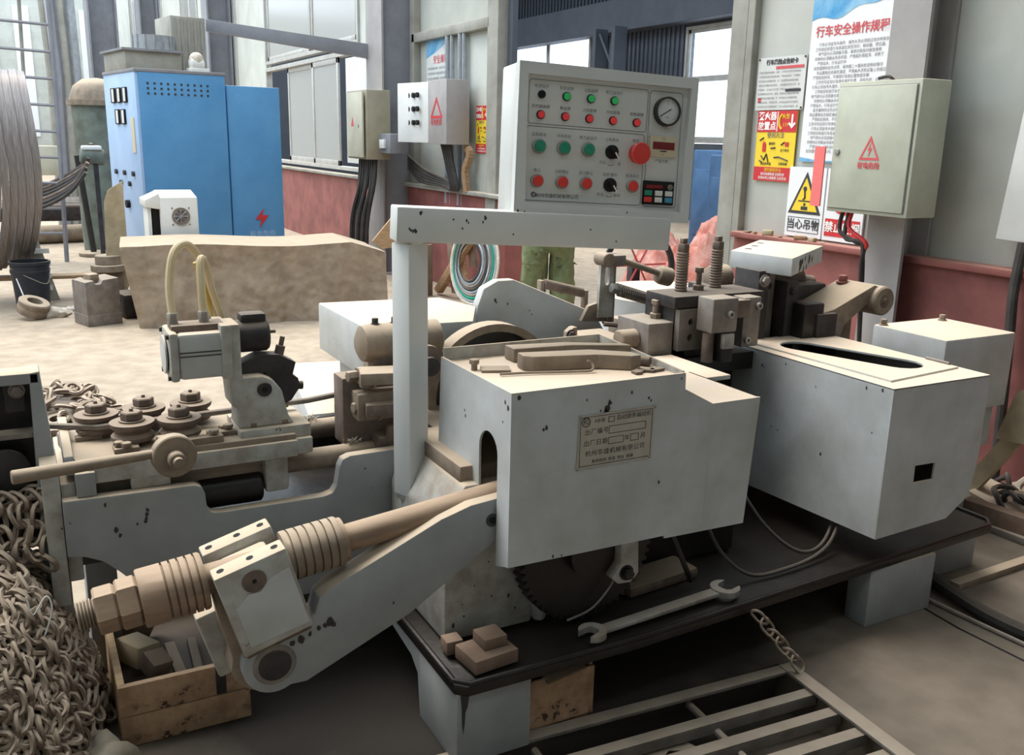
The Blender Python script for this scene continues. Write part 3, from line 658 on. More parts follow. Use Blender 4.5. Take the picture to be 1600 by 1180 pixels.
# ---- centre guard
gd = thing('machine_guard', 'white sheet metal guard with data plate and arched slot, tools lying on top', 'guard', (1.3, 2.0, .5))
fpan = [(.965,.503),(.965,.938),(1.464,.938),(1.466,.895),(1.56,.846),(1.722,.846),(1.70,.487),(1.43,.492),(1.43,.500)]
part('front_panel', B().prism(fpan, 'xz', 1.80, 1.806), 'paint', gd, smooth=0)
al = arc((1.914, .765), .050, 0, 180, 12)
lpan = [(1.806,.503),(1.806,.938),(2.2,.938),(2.22,.647),(2.125,.643),(2.115,.625),(2.05,.625),(2.04,.60),(1.964,.60)] + al + [(1.864,.482)]
part('left_panel', B().prism(lpan, 'yz', .965, .971), 'paint', gd, smooth=0)
part('rear_panel', B().box((.971, 2.194, .64), (1.464, 2.2, .962)), 'paint_worn', gd, smooth=0)
part('right_rim', B().prism([(1.806,.90),(1.806,.942),(2.2,.962),(2.2,.84)], 'yz', 1.458, 1.464), 'paint_worn', gd, smooth=0)
part('top_panel', B().box((.971, 1.806, .922), (1.458, 2.194, .928)), 'paint', gd, smooth=0)
part('slope_panel', B().prism([(1.464,.896),(1.56,.846),(1.56,.84),(1.464,.89)], 'xz', 1.806, 2.1), 'paint', gd, smooth=0)
part('step_panel', B().box((1.56, 1.806, .84), (1.722, 2.1, .846)), 'paint', gd, smooth=0)
part('right_panel', B().prism([(1.70,.487),(1.722,.846),(1.716,.846),(1.694,.487)], 'xz', 1.806, 2.1), 'paint', gd, smooth=0)
part('fold', B().box((1.556, 1.7994, .50), (1.559, 1.8, .845)), 'paint', gd, smooth=0)
# paint scars on the guard
def scar(parent, T, pts, m='dark_mark'):
    b = B(T)
    for (a, c, s) in pts:
        n = 7; b.add([(a+s*random.uniform(.5,1)*math.cos(6.283*i/n), c+s*random.uniform(.6,1.5)*math.sin(6.283*i/n), 0) for i in range(n)], [tuple(range(n))])
    return tag(part('paint_scar', b, m, parent, smooth=0), kind='stuff')
FT = frame((0, 1.7988, 0), (1, 0, 0), (0, 0, 1))
scar(gd, FT, [(1.236,.885,.008),(1.230,.872,.010),(1.224,.866,.006),(1.21,.868,.003),(1.06,.845,.006),(1.052,.84,.004),(1.30,.905,.004),(1.352,.885,.005),(1.36,.878,.004),(1.40,.655,.004),(1.09,.51,.004),(1.115,.508,.003),(1.17,.90,.003),(.985,.925,.006),(1.45,.925,.003)])
LT = frame((.9643, 0, 0), (0, -1, 0), (0, 0, 1))
scar(gd, LT, [(-2.05,.832,.004),(-2.045,.818,.004),(-1.83,.91,.005),(-1.815,.90,.006),(-1.84,.86,.003)])
# data plate
npl = part('data_plate', B().prism([(1.150,.862),(1.372,.864),(1.364,.728),(1.146,.726)], 'xz', 1.796, 1.7995), 'plate_metal', gd, smooth=0)
FP = lambda x, z, y=1.7955: frame((x, y, z), (1, .0, .0), (0, 0, 1))
part('lettering', merge(text_b('HHB', .015, FP(1.208, .845), ext=0), text_b('自动链条编结机', .0150, FP(1.308, .846), ext=0), text_b('出厂编号', .0165, FP(1.165, .818), align='LEFT', ext=0, space=1.15), text_b('出厂日期', .0165, FP(1.163, .790), align='LEFT', ext=0, space=1.15), text_b('年', .0165, FP(1.290, .790), ext=0), text_b('月', .0165, FP(1.338, .790), ext=0),
     text_b('杭州华雄机械有限公司', .0165, FP(1.257, .763), ext=0, space=1.15), text_b('服务热线  传真  地址  邮编', .0105, FP(1.25, .742), ext=0)), 'ink', npl, smooth=0)
fr_ = B()
def rect2(b, x0, x1, z0, z1, y=1.7953, t=.0012):
    for a, c, d, e in ((x0, x1, z0, z0+t), (x0, x1, z1-t, z1), (x0, x0+t, z0, z1), (x1-t, x1, z0, z1)): b.box((a, y, d), (c, y+.0005, e))
for q in ((1.232,1.250,.838,.852),(1.235,1.345,.808,.828),(1.235,1.28,.781,.799),(1.30,1.325,.781,.799),(1.152,1.364,.7325,.858)): rect2(fr_, *q)
part('printed_boxes', fr_, 'ink', npl, smooth=0)
lg = B().lathe([(.0105,0),(.0125,0),(.0125,.0005),(.0105,.0005)], (1.168, 1.7955, .845), (0,-1,0), 20, closed=True)
part('emblem', merge(lg, text_b('和', .018, FP(1.168, .845), ext=0)), 'ink', npl, smooth=0)
for x_, z_ in ((1.152,.86),(1.37,.862),(1.362,.73),(1.148,.728)): part('rivet', B().sphere((x_, 1.7955, z_), .004, 8, 6), 'steel_bright', npl)

# ---- right guard with slotted lid
g2 = thing('machine_guard', 'large white box guard with a slotted lid and small square hole on the right', 'guard', (2.45, 2.1, .33))
out = [(2.244,.332),(2.244,.81),(2.682,.81),(2.684,.53),(2.664,.41),(2.567,.345)]
part('front_panel', holed(out, [[(2.385,.495),(2.383,.552),(2.475,.549),(2.474,.494)]], 'xz', 1.80, 1.806), 'paint', g2, smooth=0)
part('left_panel', B().prism([(1.806,.332),(1.806,.81),(2.52,.81),(2.50,.31)], 'yz', 2.244, 2.25), 'paint', g2, smooth=0)
part('right_panel', B().box((2.676, 1.806, .50), (2.682, 2.52, .81)), 'paint', g2, smooth=0)
part('rear_panel', B().box((2.25, 2.514, .34), (2.676, 2.52, .81)), 'paint', g2, smooth=0)
# slot: stadium rotated
def stadium(c, L, w, ang, n=8):
    pts = []
    for s in (1, -1):
        for i in range(n+1):
            a = R(-90+180*i/n); pts.append((s*(L/2-w/2+w/2*math.cos(a)), s*w/2*math.sin(a)))
    ca, sa = math.cos(R(ang)), math.sin(R(ang))
    return [(c[0]+x*ca-y*sa, c[1]+x*sa+y*ca) for x, y in pts]
st = stadium((2.462, 2.175), .49, .145, -71)
part('top_panel', holed([(2.244,1.80),(2.682,1.80),(2.682,2.52),(2.244,2.52)], [stadium((2.462, 2.175), .51, .165, -71)], 'xy', .808, .812), 'paint', g2, smooth=0)
part('lid', holed([(2.30,1.86),(2.66,1.90),(2.66,2.49),(2.28,2.49)], [st], 'xy', .812, .818), 'paint', g2, smooth=0)
part('dark_infill', B().box((2.27, 1.84, .40), (2.655, 2.49, .70), .02), 'steel_oily', g2)  # dark box added so the slot and hole look shaded inside
part('hinge', B().cyl((2.655, 1.93, .822), (2.655, 2.02, .822), .005, seg=8), 'steel_mid', g2)
scar(g2, frame((2.2433, 0, 0), (0, -1, 0), (0, 0, 1)), [(-2.35,.76,.005),(-2.34,.757,.003),(-2.24,.79,.004),(-2.1,.745,.003),(-2.28,.56,.004),(-2.25,.555,.004),(-2.05,.53,.006),(-2.35,.58,.003),(-1.9,.79,.005),(-1.84,.80,.006),(-1.86,.66,.003)])

# ---- motor cover at the right end
g3 = thing('motor_cover', 'pale two tier motor cover standing at the right end behind the slotted guard', 'cover', (3.25, 2.4, .23))
part('upper_box', B().box((3.067, 2.255, .50), (3.48, 2.60, .80), .006), 'paint', g3)
part('lower_box', B().box((3.06, 2.275, .33), (3.44, 2.58, .50), .006), 'paint', g3)
part('pedestal', B().box((3.02, 2.27, .0), (3.34, 2.55, .33), .006), 'paint_grey', g3)
part('slot_opening', B().box((3.064, 2.50, .70), (3.07, 2.585, .712)), 'black', g3, smooth=0)
for p_ in ((3.09, 2.57, .80), (3.42, 2.55, .80)): bolt(p_, (0,0,1), .013, .025, 'steel_dusty', g3)

# ---- rear cover, its platform, and wedge guard plate
g4 = thing('rear_cover', 'white box cover with dusty top behind the console post', 'cover', (1.13, 2.9, .6))
part('box', B().prism([(.92,2.69),(1.28,2.66),(1.405,2.90),(1.36,3.12),(.915,3.16)], 'xy', .765, .93, .006), 'paint', g4)
part('lower_skirt', B().prism([(.97,2.75),(1.28,2.75),(1.36,2.95),(1.3,3.10),(.97,3.10)], 'xy', 0, .765), 'paint_grey', g4)
part('triangle_guard', B().prism([(2.52,.77),(2.66,.77),(2.66,.90),(2.60,.92)], 'yz', .905, .925, .004), 'steel_dusty', g4)
pl = tag(part('platform', B().prism([(.80,2.92),(1.05,2.90),(1.25,3.6),(.93,3.66)], 'xy', 0, .60, .01), 'paint'), 'pale platform with dusty top standing behind the feed unit', 'platform')
w_ = thing('guard_plate', 'pale wedge shaped guard plate standing behind the wheel', 'guard', (1.7, 2.92, .6))
part('plate', B().prism([(1.40,.0),(1.412,.93),(1.435,.99),(1.49,1.016),(1.555,1.016),(1.905,.872),(1.945,.81),(1.975,.75),(1.99,.0)], 'xz', 2.90, 2.945, .006), 'paint', w_)
scar(w_, frame((0, 2.8985, 0), (1,0,0), (0,0,1)), [(1.48,.945,.006),(1.485,.938,.004),(1.53,.93,.004),(1.915,.86,.005),(1.94,.835,.006),(1.955,.80,.005),(1.965,.77,.005),(1.62,.90,.003),(1.63,.885,.003)])
# ---- drive wheel, motor tube
wh = thing('flywheel', 'large dusty iron wheel rising behind the centre guard', 'wheel', (1.277, 2.5, .5))
part('rim', B().lathe([(.198,0),(.220,0),(.222,.006),(.222,.065),(.198,.065)], (1.277, 2.56, .727), (0,-1,0), 56, closed=True), 'steel_dusty', wh)
part('web_disc', B().lathe([(.03,0),(.20,0),(.20,.012),(.03,.012)], (1.277, 2.545, .727), (0,-1,0), 40, closed=True), 'steel_oily', wh)
part('hub', B().cyl((1.277, 2.65, .727), (1.277, 2.42, .727), .035, seg=20), 'steel_dark', wh)
mt_ = thing('drive_motor', 'dusty round drive motor with flanged ends behind the post', 'motor', (.98, 2.5, .84))
part('housing', B().lathe([(.03,0),(.052,.012),(.056,.03),(.056,.25),(.04,.26)], (.845, 2.53, .915), (1,.02,0), 28), 'steel_dusty', mt_)
part('foot', B().box((.88, 2.49, .834), (.96, 2.545, .875), .004), 'steel_brown', mt_)
part('end_bell', B().lathe([(.02,0),(.05,.005),(.058,.03),(.058,.05)], (1.02, 2.47, .86), (0,-1,0), 24), 'steel_brown', mt_)
part('end_shaft', B().cyl((1.02, 2.42, .86), (1.02, 2.395, .86), .028, seg=18), 'steel_dark', mt_)
for p_ in ((.90, 2.53, .968), (.96, 2.53, .968)): bolt(p_, (0,0,1), .010, .02, 'steel_dark', mt_)
bolt((.965, 2.475, .92), (0,-1,0), .012, .02, 'steel_brown', mt_)
arm_ = thing('pinch_arm', 'small dusty pinch roller arm lying against the wheel', 'arm', (1.45, 2.45, .8))
part('lever', B().prism([(1.34,.865),(1.36,.895),(1.48,.90),(1.48,.925),(1.50,.94),(1.515,.94),(1.515,.89),(1.50,.875)], 'xz', 2.40, 2.43, .004), 'steel_dusty', arm_)
part('roller', B().cyl((1.36, 2.38, .868), (1.36, 2.46, .868), .024, seg=18), 'steel_dusty', arm_)
part('roller', B().cyl((1.45, 2.38, .868), (1.45, 2.46, .868), .022, seg=18), 'steel_brown', arm_)
part('mount', B().box((1.42, 2.43, .69), (1.47, 2.47, .88), .003), 'steel_brown', arm_)
bolt((1.49, 2.40, .918), (0,-1,0), .012, .012, 'steel_dark', arm_)

# ---- forming head
hd = thing('forming_head', 'dark oily forming head with tall threaded adjusting screws and a white cap block', 'machine head', (2.2, 2.5, .74))
part('guide_block', B().box((1.80, 2.42, .78), (1.96, 2.60, .925), .005), 'steel_mid', hd)
part('guide_shaft', B().cyl((1.73, 2.49, .865), (1.80, 2.49, .865), .032, seg=22, bev=.004), 'steel_dusty', hd)
part('guide_base', B().box((1.66, 2.50, .78), (1.80, 2.70, .86), .006), 'steel_dusty', hd)
bt = B().cyl((1.885, 2.50, .925), (1.885, 2.50, .975), .011, seg=14).hexn((1.885, 2.50, .972), (0,0,1), .017, .016).hexn((1.885, 2.50, .925), (0,0,1), .02, .018)
part('set_bolt', bt, 'steel_dusty', hd)
part('clamp_plate', B().box((1.885, 2.40, .972), (2.27, 2.56, 1.012), .004), 'steel_dark', hd)
part('tool_plate', holed([(1.905,.83),(2.02,.83),(2.02,.968),(1.905,.968)], [arc((1.955,.925), .013, 0, 330, 11), arc((1.955,.872), .013, 0, 330, 11)], 'xz', 2.395, 2.42), 'steel_mid', hd)
part('tool_core', B().box((1.90, 2.42, .80), (2.06, 2.58, .972)), 'steel_dark', hd)
part('dark_base', B().box((1.90, 2.40, .74), (2.30, 2.64, .80)), 'steel_oily', hd)
for (x_, y_, z0, z1) in ((1.985, 2.50, 1.012, 1.145), (2.155, 2.525, 1.012, 1.145)):
    b = B(); thread(b, (x_, y_, z0), (x_, y_, z1), .0215, .009); s_ = part('adjusting_screw', b, 'steel_brown', hd)
    part('lock_nut', B().hexn((x_, y_, z1), (0,0,1), .021, .028), 'steel_brown', s_); part('square_end', B().box((x_-.010, y_-.010, z1+.028), (x_+.010, y_+.010, z1+.046), .002), 'steel_brown', s_)
for x_, y_ in ((2.06, 2.50),):
    part('set_bolt', B().cyl((x_, y_, 1.012), (x_, y_, 1.075), .010, seg=14).hexn((x_, y_, 1.072), (0,0,1), .016, .018).hexn((x_, y_, 1.012), (0,0,1), .02, .018), 'steel_brown', hd)
# die blocks
part('die_block', B().box((1.955, 2.29, .905), (2.06, 2.37, 1.018), .005), 'steel_mid', hd)
part('die_block', B().box((2.13, 2.34, .835), (2.205, 2.42, 1.005), .005), 'steel_mid', hd)
part('die_bridge', B().box((2.04, 2.33, .94), (2.15, 2.42, 1.0), .004), 'steel_brown', hd)
part('die_holder', B().box((2.015, 2.30, .80), (2.06, 2.37, .905), .004), 'steel_dark', hd)
part('die_insert', B().box((2.005, 2.285, .85), (2.05, 2.302, .90), .003), 'steel_bright', hd)
part('die_guide', B().cyl((1.985, 2.34, .80), (1.985, 2.34, .90), .02, seg=14), 'steel_brown', hd)
for p_ in ((2.025, 2.29, .965), (2.19, 2.34, .975), (2.15, 2.34, .86)): part('socket_screw', B().lathe([(.012,0),(.012,.012),(.006,.012),(.006,.004)], p_, (0,-1,0), 14), 'steel_bright', hd)
# vertical slides
part('slide', B().box((2.325, 2.49, .76), (2.375, 2.62, 1.066), .004), 'steel_dark', hd)
part('slide', B().box((2.385, 2.55, .76), (2.46, 2.66, 1.066), .004), 'steel_mid', hd)
part('slide', B().box((2.465, 2.49, .76), (2.52, 2.60, 1.02), .004), 'steel_dark', hd)
bolt((2.35, 2.49, 1.03), (0,-1,0), .017, .016, 'steel_bright', hd); bolt((2.425, 2.55, 1.0), (0,-1,0), .012, .01, 'steel_oily', hd); bolt((2.49, 2.49, .985), (0,-1,0), .013, .012, 'steel_dark', hd)
part('cam_box', B().box((2.50, 2.43, .80), (2.60, 2.52, .945), .008), 'steel_oily', hd); part('cam_box', B().box((2.56, 2.42, .76), (2.66, 2.50, .905), .006), 'steel_dark', hd)
part('back_frame', B().box((2.30, 2.62, .74), (2.80, 2.86, .98), .01), 'steel_dark', hd)
cap = part('cap_block', B().prism([(2.324,2.65),(2.372,2.385),(2.80,2.66),(2.71,2.92)], 'xy', 1.058, 1.122, .003), 'paint', hd)
e1 = (V((2.80,2.66,0))-V((2.372,2.385,0))).normalized()
for t in (.2, .5, .8):
    c_ = V((2.36,2.62,0)).lerp(V((2.68,2.86,0)), t); part('bolt_hole', B().cyl((c_.x, c_.y, 1.120), (c_.x, c_.y, 1.1228), .014, seg=16), 'ink', cap)
nrm = V((e1.y, -e1.x, 0)); q0 = V((2.372,2.385,0))
scar(cap, frame(q0+nrm*.0012, e1, (0,0,1)), [(.12,1.095,.016),(.14,1.09,.018),(.16,1.098,.014),(.20,1.102,.010),(.27,1.095,.016),(.12,1.072,.010),(.18,1.068,.012),(.23,1.068,.010),(.32,1.09,.012)])
part('motor', B().lathe([(.03,0),(.055,.01),(.06,.03),(.06,.15),(.035,.16),(.035,.21),(.03,.215)], (2.62, 2.78, .985), (1,-.28,-.12), 24), 'steel_brown', hd)
part('rear_pulley', B().lathe([(.02,0),(.045,.01),(.05,.03),(.05,.09)], (2.33, 2.78, 1.0), (1,0,0), 22), 'steel_dusty', hd)
# crank lever at the right of the head
ck = thing('crank_lever', 'dusty angled crank lever with round boss in front of the column', 'lever', (2.75, 2.5, .74))
part('lever_arm', B().prism([(2.60,.905),(2.66,.915),(2.86,.995),(2.90,.985),(2.90,.95),(2.84,.93),(2.72,.85),(2.70,.78),(2.66,.78)], 'xz', 2.44, 2.62, .004), 'steel_dusty', ck)
part('boss', B().lathe([(.012,0),(.050,0),(.056,.006),(.056,.22),(.045,.225)], (2.895, 2.415, .935), (-.02,1,0), 28), 'steel_dusty', ck)
part('boss_pin', B().lathe([(.004,0),(.010,0),(.012,.004),(.026,.005),(.028,.008)], (2.895, 2.409, .935), (0,1,0), 20), 'steel_brown', ck)
part('support', B().box((2.70, 2.50, .70), (2.83, 2.60, .87), .01), 'steel_dusty', ck)
part('front_leg', B().prism([(2.62,.90),(2.70,.86),(2.68,.72),(2.66,.72)], 'xz', 2.43, 2.46), 'steel_mid', ck)
for z_ in (.985,): bolt((2.84, 2.58, z_), (0,0,1), .018, .03, 'red_dado', ck)

# ---- rocker lever, spring and rod linkage behind
lk_ = thing('rocker_linkage', 'upright slotted rocker with push rod and coil spring behind the guard plate', 'linkage', (1.95, 2.82, .74))
b = holed([(1.865,.87),(1.87,1.08),(1.885,1.105),(1.91,1.105),(1.925,1.08),(1.93,.87)], [stadium((1.899, 1.025), .07, .02, 90)], 'xz', 2.82, 2.835)
part('rocker', b, 'paint_worn', lk_); part('rocker', B().box((1.935, 2.86, .84), (1.965, 2.89, 1.10), .003), 'steel_mid', lk_)
part('pivot_boss', B().cyl((1.885, 2.79, 1.085), (1.885, 2.86, 1.085), .026, seg=20, bev=.003), 'steel_dusty', lk_)
part('clevis', B().box((1.90, 2.80, 1.06), (1.965, 2.85, 1.10), .005), 'steel_mid', lk_)
part('push_rod', B().cyl((1.94, 2.83, 1.085), (2.14, 2.81, 1.02), .012, seg=14), 'steel_dusty', lk_)
part('rod_knob', B().lathe([(.01,0),(.03,.01),(.035,.025),(.035,.065),(.02,.07)], (2.115, 2.82, 1.022), (1,-.05,-.25), 20), 'steel_dusty', lk_)
sp = []
for i in range(20*10):
    t = i/200; a = t*20*2*math.pi
    sp.append(V((1.93+.20*t, 2.80, .975-.06*t)) + V((.0, .021*math.cos(a), .021*math.sin(a))))
part('spring', B().tube(sp, .0042, 5), 'steel_mid', lk_)
part('spring_seat', B().hexn((1.905, 2.80, .983), (1,0,-.3), .02, .03), 'steel_bright', lk_)
part('front_lug', B().prism([(1.80,.86),(1.83,.915),(1.87,.925),(1.90,.90),(1.92,.85)], 'xz', 2.83, 2.85, .003), 'steel_dusty', lk_)
part('drain_pipe', B().tube(curve([(1.88, 2.80, .85), (1.98, 2.78, .84), (2.06, 2.76, .845), (2.15, 2.74, .89)], 6), .009, 8), 'steel_dusty', lk_)
part('bracket_base', B().box((2.0, 2.80, .0), (2.2, 2.95, .845), .005), 'steel_dusty', lk_)
rl = thing('roller_bracket', 'brown rubber roller on a small bracket behind the wedge plate', 'roller', (1.82, 3.0, .85))
part('roller', B().cyl((1.735, 3.0, .978), (1.905, 3.0, .935), .019, seg=18), 'steel_brown', rl)
part('roller_pin', B().cyl((1.715, 3.0, .983), (1.925, 3.0, .930), .006, seg=10), 'steel_mid', rl)
for x_, z_ in ((1.722, .98), (1.918, .932)): part('end_bracket', B().box((x_-.008, 2.985, z_-.06), (x_+.008, 3.015, z_+.012), .002), 'steel_dusty', rl)
part('base_bar', B().prism([(1.70,.905),(1.93,.862),(1.93,.0),(1.70,.0)], 'xz', 2.97, 3.03), 'steel_dusty', rl)

# ---- wire straightener
stn = thing('wire_straightener', 'dusty wire straightener with five grooved rollers and hex nuts', 'straightener', (.35, 2.5, .66))
part('base_plate', B().prism([(.075,2.385),(.62,2.385),(.62,2.66),(.045,2.66)], 'xy', .675, .715, .004), 'steel_dusty', stn)
part('end_flange', B().prism([(2.385,.68),(2.66,.68),(2.66,.755),(2.40,.725)], 'yz', .05, .072, .003), 'paint_grey', stn)
part('front_rail', B().box((.10, 2.372, .655), (.62, 2.386, .70), .003), 'paint_worn', stn)
roll_p = [(0,.0),(.053,0),(.053,.010),(.044,.020),(.044,.024),(.053,.034),(.053,.044),(.0,.044)]
rollers = []
def roller(x, y, z):
    r_ = part('roller', B().lathe([(.004,0),(.050,0),(.053,.004),(.053,.012),(.043,.021),(.043,.026),(.053,.035),(.055,.040),(.055,.047),(.004,.049)], (x, y, z), (0,0,1), 36), 'steel_brown', stn)
    part('hex_nut', B().cyl((x, y, z+.049), (x, y, z+.052), .032, seg=20).hexn((x, y, z+.052), (0,0,1), .027, .022), 'steel_brown', r_)
    part('grease_nipple', B().cyl((x, y, z+.073), (x, y, z+.081), .006, .004, seg=8), 'steel_brown', r_)
for x_, y_ in ((.218, 2.475), (.333, 2.465), (.142, 2.585), (.262, 2.60), (.385, 2.605)): roller(x_, y_, .728)
part('slide_bar', B().box((.165, 2.40, .714), (.225, 2.45, .728), .003), 'steel_dusty', stn)
part('slide_bar', B().box((.265, 2.388, .714), (.43, 2.418, .734), .003, rot=(0,0,2)), 'steel_dusty', stn)
part('slide_bar', B().box((.40, 2.44, .714), (.475, 2.475, .728), .003), 'steel_dusty', stn)
part('slide_bar', B().box((.085, 2.54, .714), (.15, 2.565, .728), .003), 'steel_dusty', stn)
for x_, y_, z_ in ((.178, 2.42, .728), (.195, 2.405, .728), (.278, 2.403, .734), (.408, 2.405, .734), (.455, 2.458, .728), (.445, 2.475, .722), (.105, 2.553, .728)): bolt((x_, y_, z_), (0,0,1), .013, .014, 'steel_dusty', stn, 'cap_bolt', False)
# cam lever
cl = thing('cam_lever', 'dusty round cam disc with long handle bar on the straightener front', 'lever', (.11, 2.29, .67))
part('disc', B().lathe([(.004,0),(.050,0),(.053,.003),(.053,.030),(.050,.033),(.004,.033)], (.288, 2.30, .733), (.10,-1,.0), 40), 'steel_dusty', cl)
part('hub_nut', B().cyl((.29, 2.268, .730), (.2925, 2.240, .730), .021, seg=20, bev=.003), 'steel_dusty', cl)
part('hub_pin', B().cyl((.2925, 2.245, .730), (.294, 2.225, .730), .012, seg=16), 'steel_dusty', cl)
part('disc_shaft', B().cyl((.288, 2.30, .733), (.29, 2.38, .70), .018, seg=14), 'steel_brown', cl)
part('handle', B().cyl((.25, 2.285, .742), (-.062, 2.245, .742), .0115, .0165, seg=18, bev=.003), 'steel_dusty', cl)
# wire being drawn through
wire = tag(part('steel_wire', B().tube([(-.35, 2.63, .752), (.02, 2.60, .752), (.14, 2.53, .752), (.28, 2.535, .753), (.385, 2.54, .753), (.70, 2.55, .757), (.95, 2.56, .778)], .0085, 10), 'steel_mid'), 'straight steel wire running from the left stand through the rollers into the machine', 'wire')

# ---- feed unit on top of the bars
fu = thing('feed_unit', 'white painted feed bracket carrying a square air cylinder and dark motor', 'feed unit', (.54, 2.5, .66))
part('base_plate', B().box((.455, 2.385, .655), (.665, 2.66, .70), .004), 'paint_worn', fu)
part('foot', B().box((.475, 2.40, .70), (.665, 2.58, .735), .004), 'paint_worn', fu)
part('bracket', B().prism([(.458,.86),(.458,1.02),(.492,1.02),(.492,.875),(.545,.875),(.572,.862),(.595,.83),(.61,.76),(.625,.735),(.475,.735),(.478,.79),(.462,.80)], 'xz', 2.42, 2.52, .006), 'paint_worn', fu)
part('pivot_pin', B().lathe([(.008,0),(.019,0),(.02,.004),(.02,.10)], (.548, 2.416, .838), (0,1,0), 20), 'steel_dark', fu)
part('pivot_socket', B().cyl((.548, 2.4165, .838), (.548, 2.413, .838), .008, seg=6), 'black', fu)
for x_ in (.515, .60): bolt((x_, 2.43, .735), (0,0,1), .014, .014, 'steel_dusty', fu, 'cap_bolt', False)
cy = part('air_cylinder', B().box((.335, 2.41, .885), (.455, 2.535, 1.005), .010), 'paint', fu)
part('end_cap', B().box((.313, 2.405, .882), (.336, 2.54, 1.010), .008), 'paint_worn', cy)
part('end_disc', B().lathe([(.004,0),(.03,0),(.05,.004),(.05,.008)], (.313, 2.472, .945), (-1,0,0), 28), 'paint', cy)
part('front_cap', B().box((.440, 2.405, .880), (.466, 2.54, 1.022), .004), 'paint_worn', cy)
part('port_block', B().box((.325, 2.44, 1.003), (.46, 2.51, 1.022), .004), 'steel_brown', cy)
for z_ in (.955, .945): part('groove', B().box((.338, 2.4085, z_), (.44, 2.4105, z_+.003)), 'steel_dark', cy, smooth=0)
for y_, z_ in ((2.417, .893), (2.417, 1.0), (2.528, .893), (2.528, 1.0)): part('tie_bolt', B().cyl((.316, y_, z_), (.307, y_, z_), .007, seg=8), 'steel_dark', cy)
for x_ in (.335, .412): part('fitting', B().cyl((x_, 2.475, 1.02), (x_, 2.475, 1.037), .013, seg=12).hexn((x_, 2.475, 1.033), (0,0,1), .015, .018), 'steel_bright', cy)
part('motor', B().lathe([(.02,0),(.042,.004),(.045,.02),(.045,.085),(.04,.092)], (.488, 2.50, .972), (1,0,0), 28), 'steel_dark', fu)
part('terminal_box', B().box((.505, 2.475, 1.005), (.575, 2.525, 1.035), .01), 'steel_dark', fu)
part('motor_pin', B().cyl((.58, 2.49, .98), (.60, 2.49, .98), .005, seg=8), 'steel_brown', fu)
part('jaw', B().prism([(.50,.865),(.50,.905),(.545,.925),(.60,.92),(.645,.895),(.635,.86),(.65,.85),(.655,.825),(.63,.79),(.61,.78),(.59,.83),(.56,.875)], 'xz', 2.46, 2.51), 'steel_dark', fu, smooth=0)
bb = B().cyl((.605, 2.485, .915), (.612, 2.485, .94), .013, seg=14).cyl((.612, 2.485, .94), (.618, 2.485, .965), .007, seg=10); part('jaw_bolt', bb, 'steel_brown', fu)
part('jaw_bolt', B().cyl((.64, 2.485, .825), (.668, 2.485, .822), .012, seg=12), 'steel_dark', fu)
part('wire_bushing', B().cyl((.61, 2.55, .757), (.64, 2.55, .757), .014, seg=12), 'steel_dusty', fu)
# air hoses from the cylinder
tag(part('air_hose', B().tube(curve([(.335, 2.475, 1.045), (.336, 2.50, 1.12), (.355, 2.53, 1.195), (.392, 2.56, 1.215), (.425, 2.58, 1.18), (.44, 2.59, 1.12), (.462, 2.60, 1.02), (.47, 2.62, .95)], 8), .0105, 10), 'hose_cream'), 'cream air hose looping high from the left cylinder port', 'hose')
tag(part('air_hose', B().tube(curve([(.412, 2.475, 1.045), (.413, 2.49, 1.12), (.418, 2.51, 1.175), (.432, 2.53, 1.17), (.452, 2.56, 1.09), (.478, 2.59, 1.01), (.49, 2.60, .95)], 8), .0105, 10), 'hose_cream'), 'pale air hose bending tightly down from the right cylinder port', 'hose')
tag(part('air_hose', B().tube(curve([(.418, 2.575, 1.165), (.436, 2.585, 1.10), (.458, 2.60, 1.02), (.478, 2.615, .95)], 8), .009, 10), 'hose_yellow'), 'yellow hose slanting down behind the air cylinder', 'hose')

# ---- pay off stand at the left edge
sd_ = thing('payoff_stand', 'pale steel frame stand with a dark wheel at the left edge', 'stand', (-.1, 2.5, .35))
part('upright', B().prism([(-.02,.35),(-.005,.932),(.018,.935),(.04,.60),(.04,.35)], 'xz', 2.44, 2.52, .003), 'paint_grey', sd_)
part('top_bar', B().box((-.40, 2.44, .905), (.016, 2.52, .932), .003), 'paint_grey', sd_)
part('back_board', B().box((-.40, 2.53, .45), (.0, 2.55, .905)), 'steel_oily', sd_)
part('bracket', B().box((-.065, 2.47, .83), (-.018, 2.53, .905), .005), 'steel_dark', sd_)
bolt((-.035, 2.47, .885), (0,-1,0), .014, .012, 'steel_mid', sd_)
part('cross_rail', B().box((-.40, 2.45, .768), (.012, 2.50, .782), .003), 'steel_mid', sd_)
part('wheel', B().lathe([(.006,0),(.02,.0),(.022,.012),(.05,.014),(.056,.02),(.056,.032),(.05,.036)], (-.078, 2.49, .685), (0,-1,0), 32), 'steel_dark', sd_)
part('leg', B().box((-.40, 2.44, 0), (-.36, 2.52, .93), .003), 'paint_grey', sd_)
part('leg', B().box((-.02, 2.44, 0), (.04, 2.52, .35), .003), 'paint_worn', sd_)

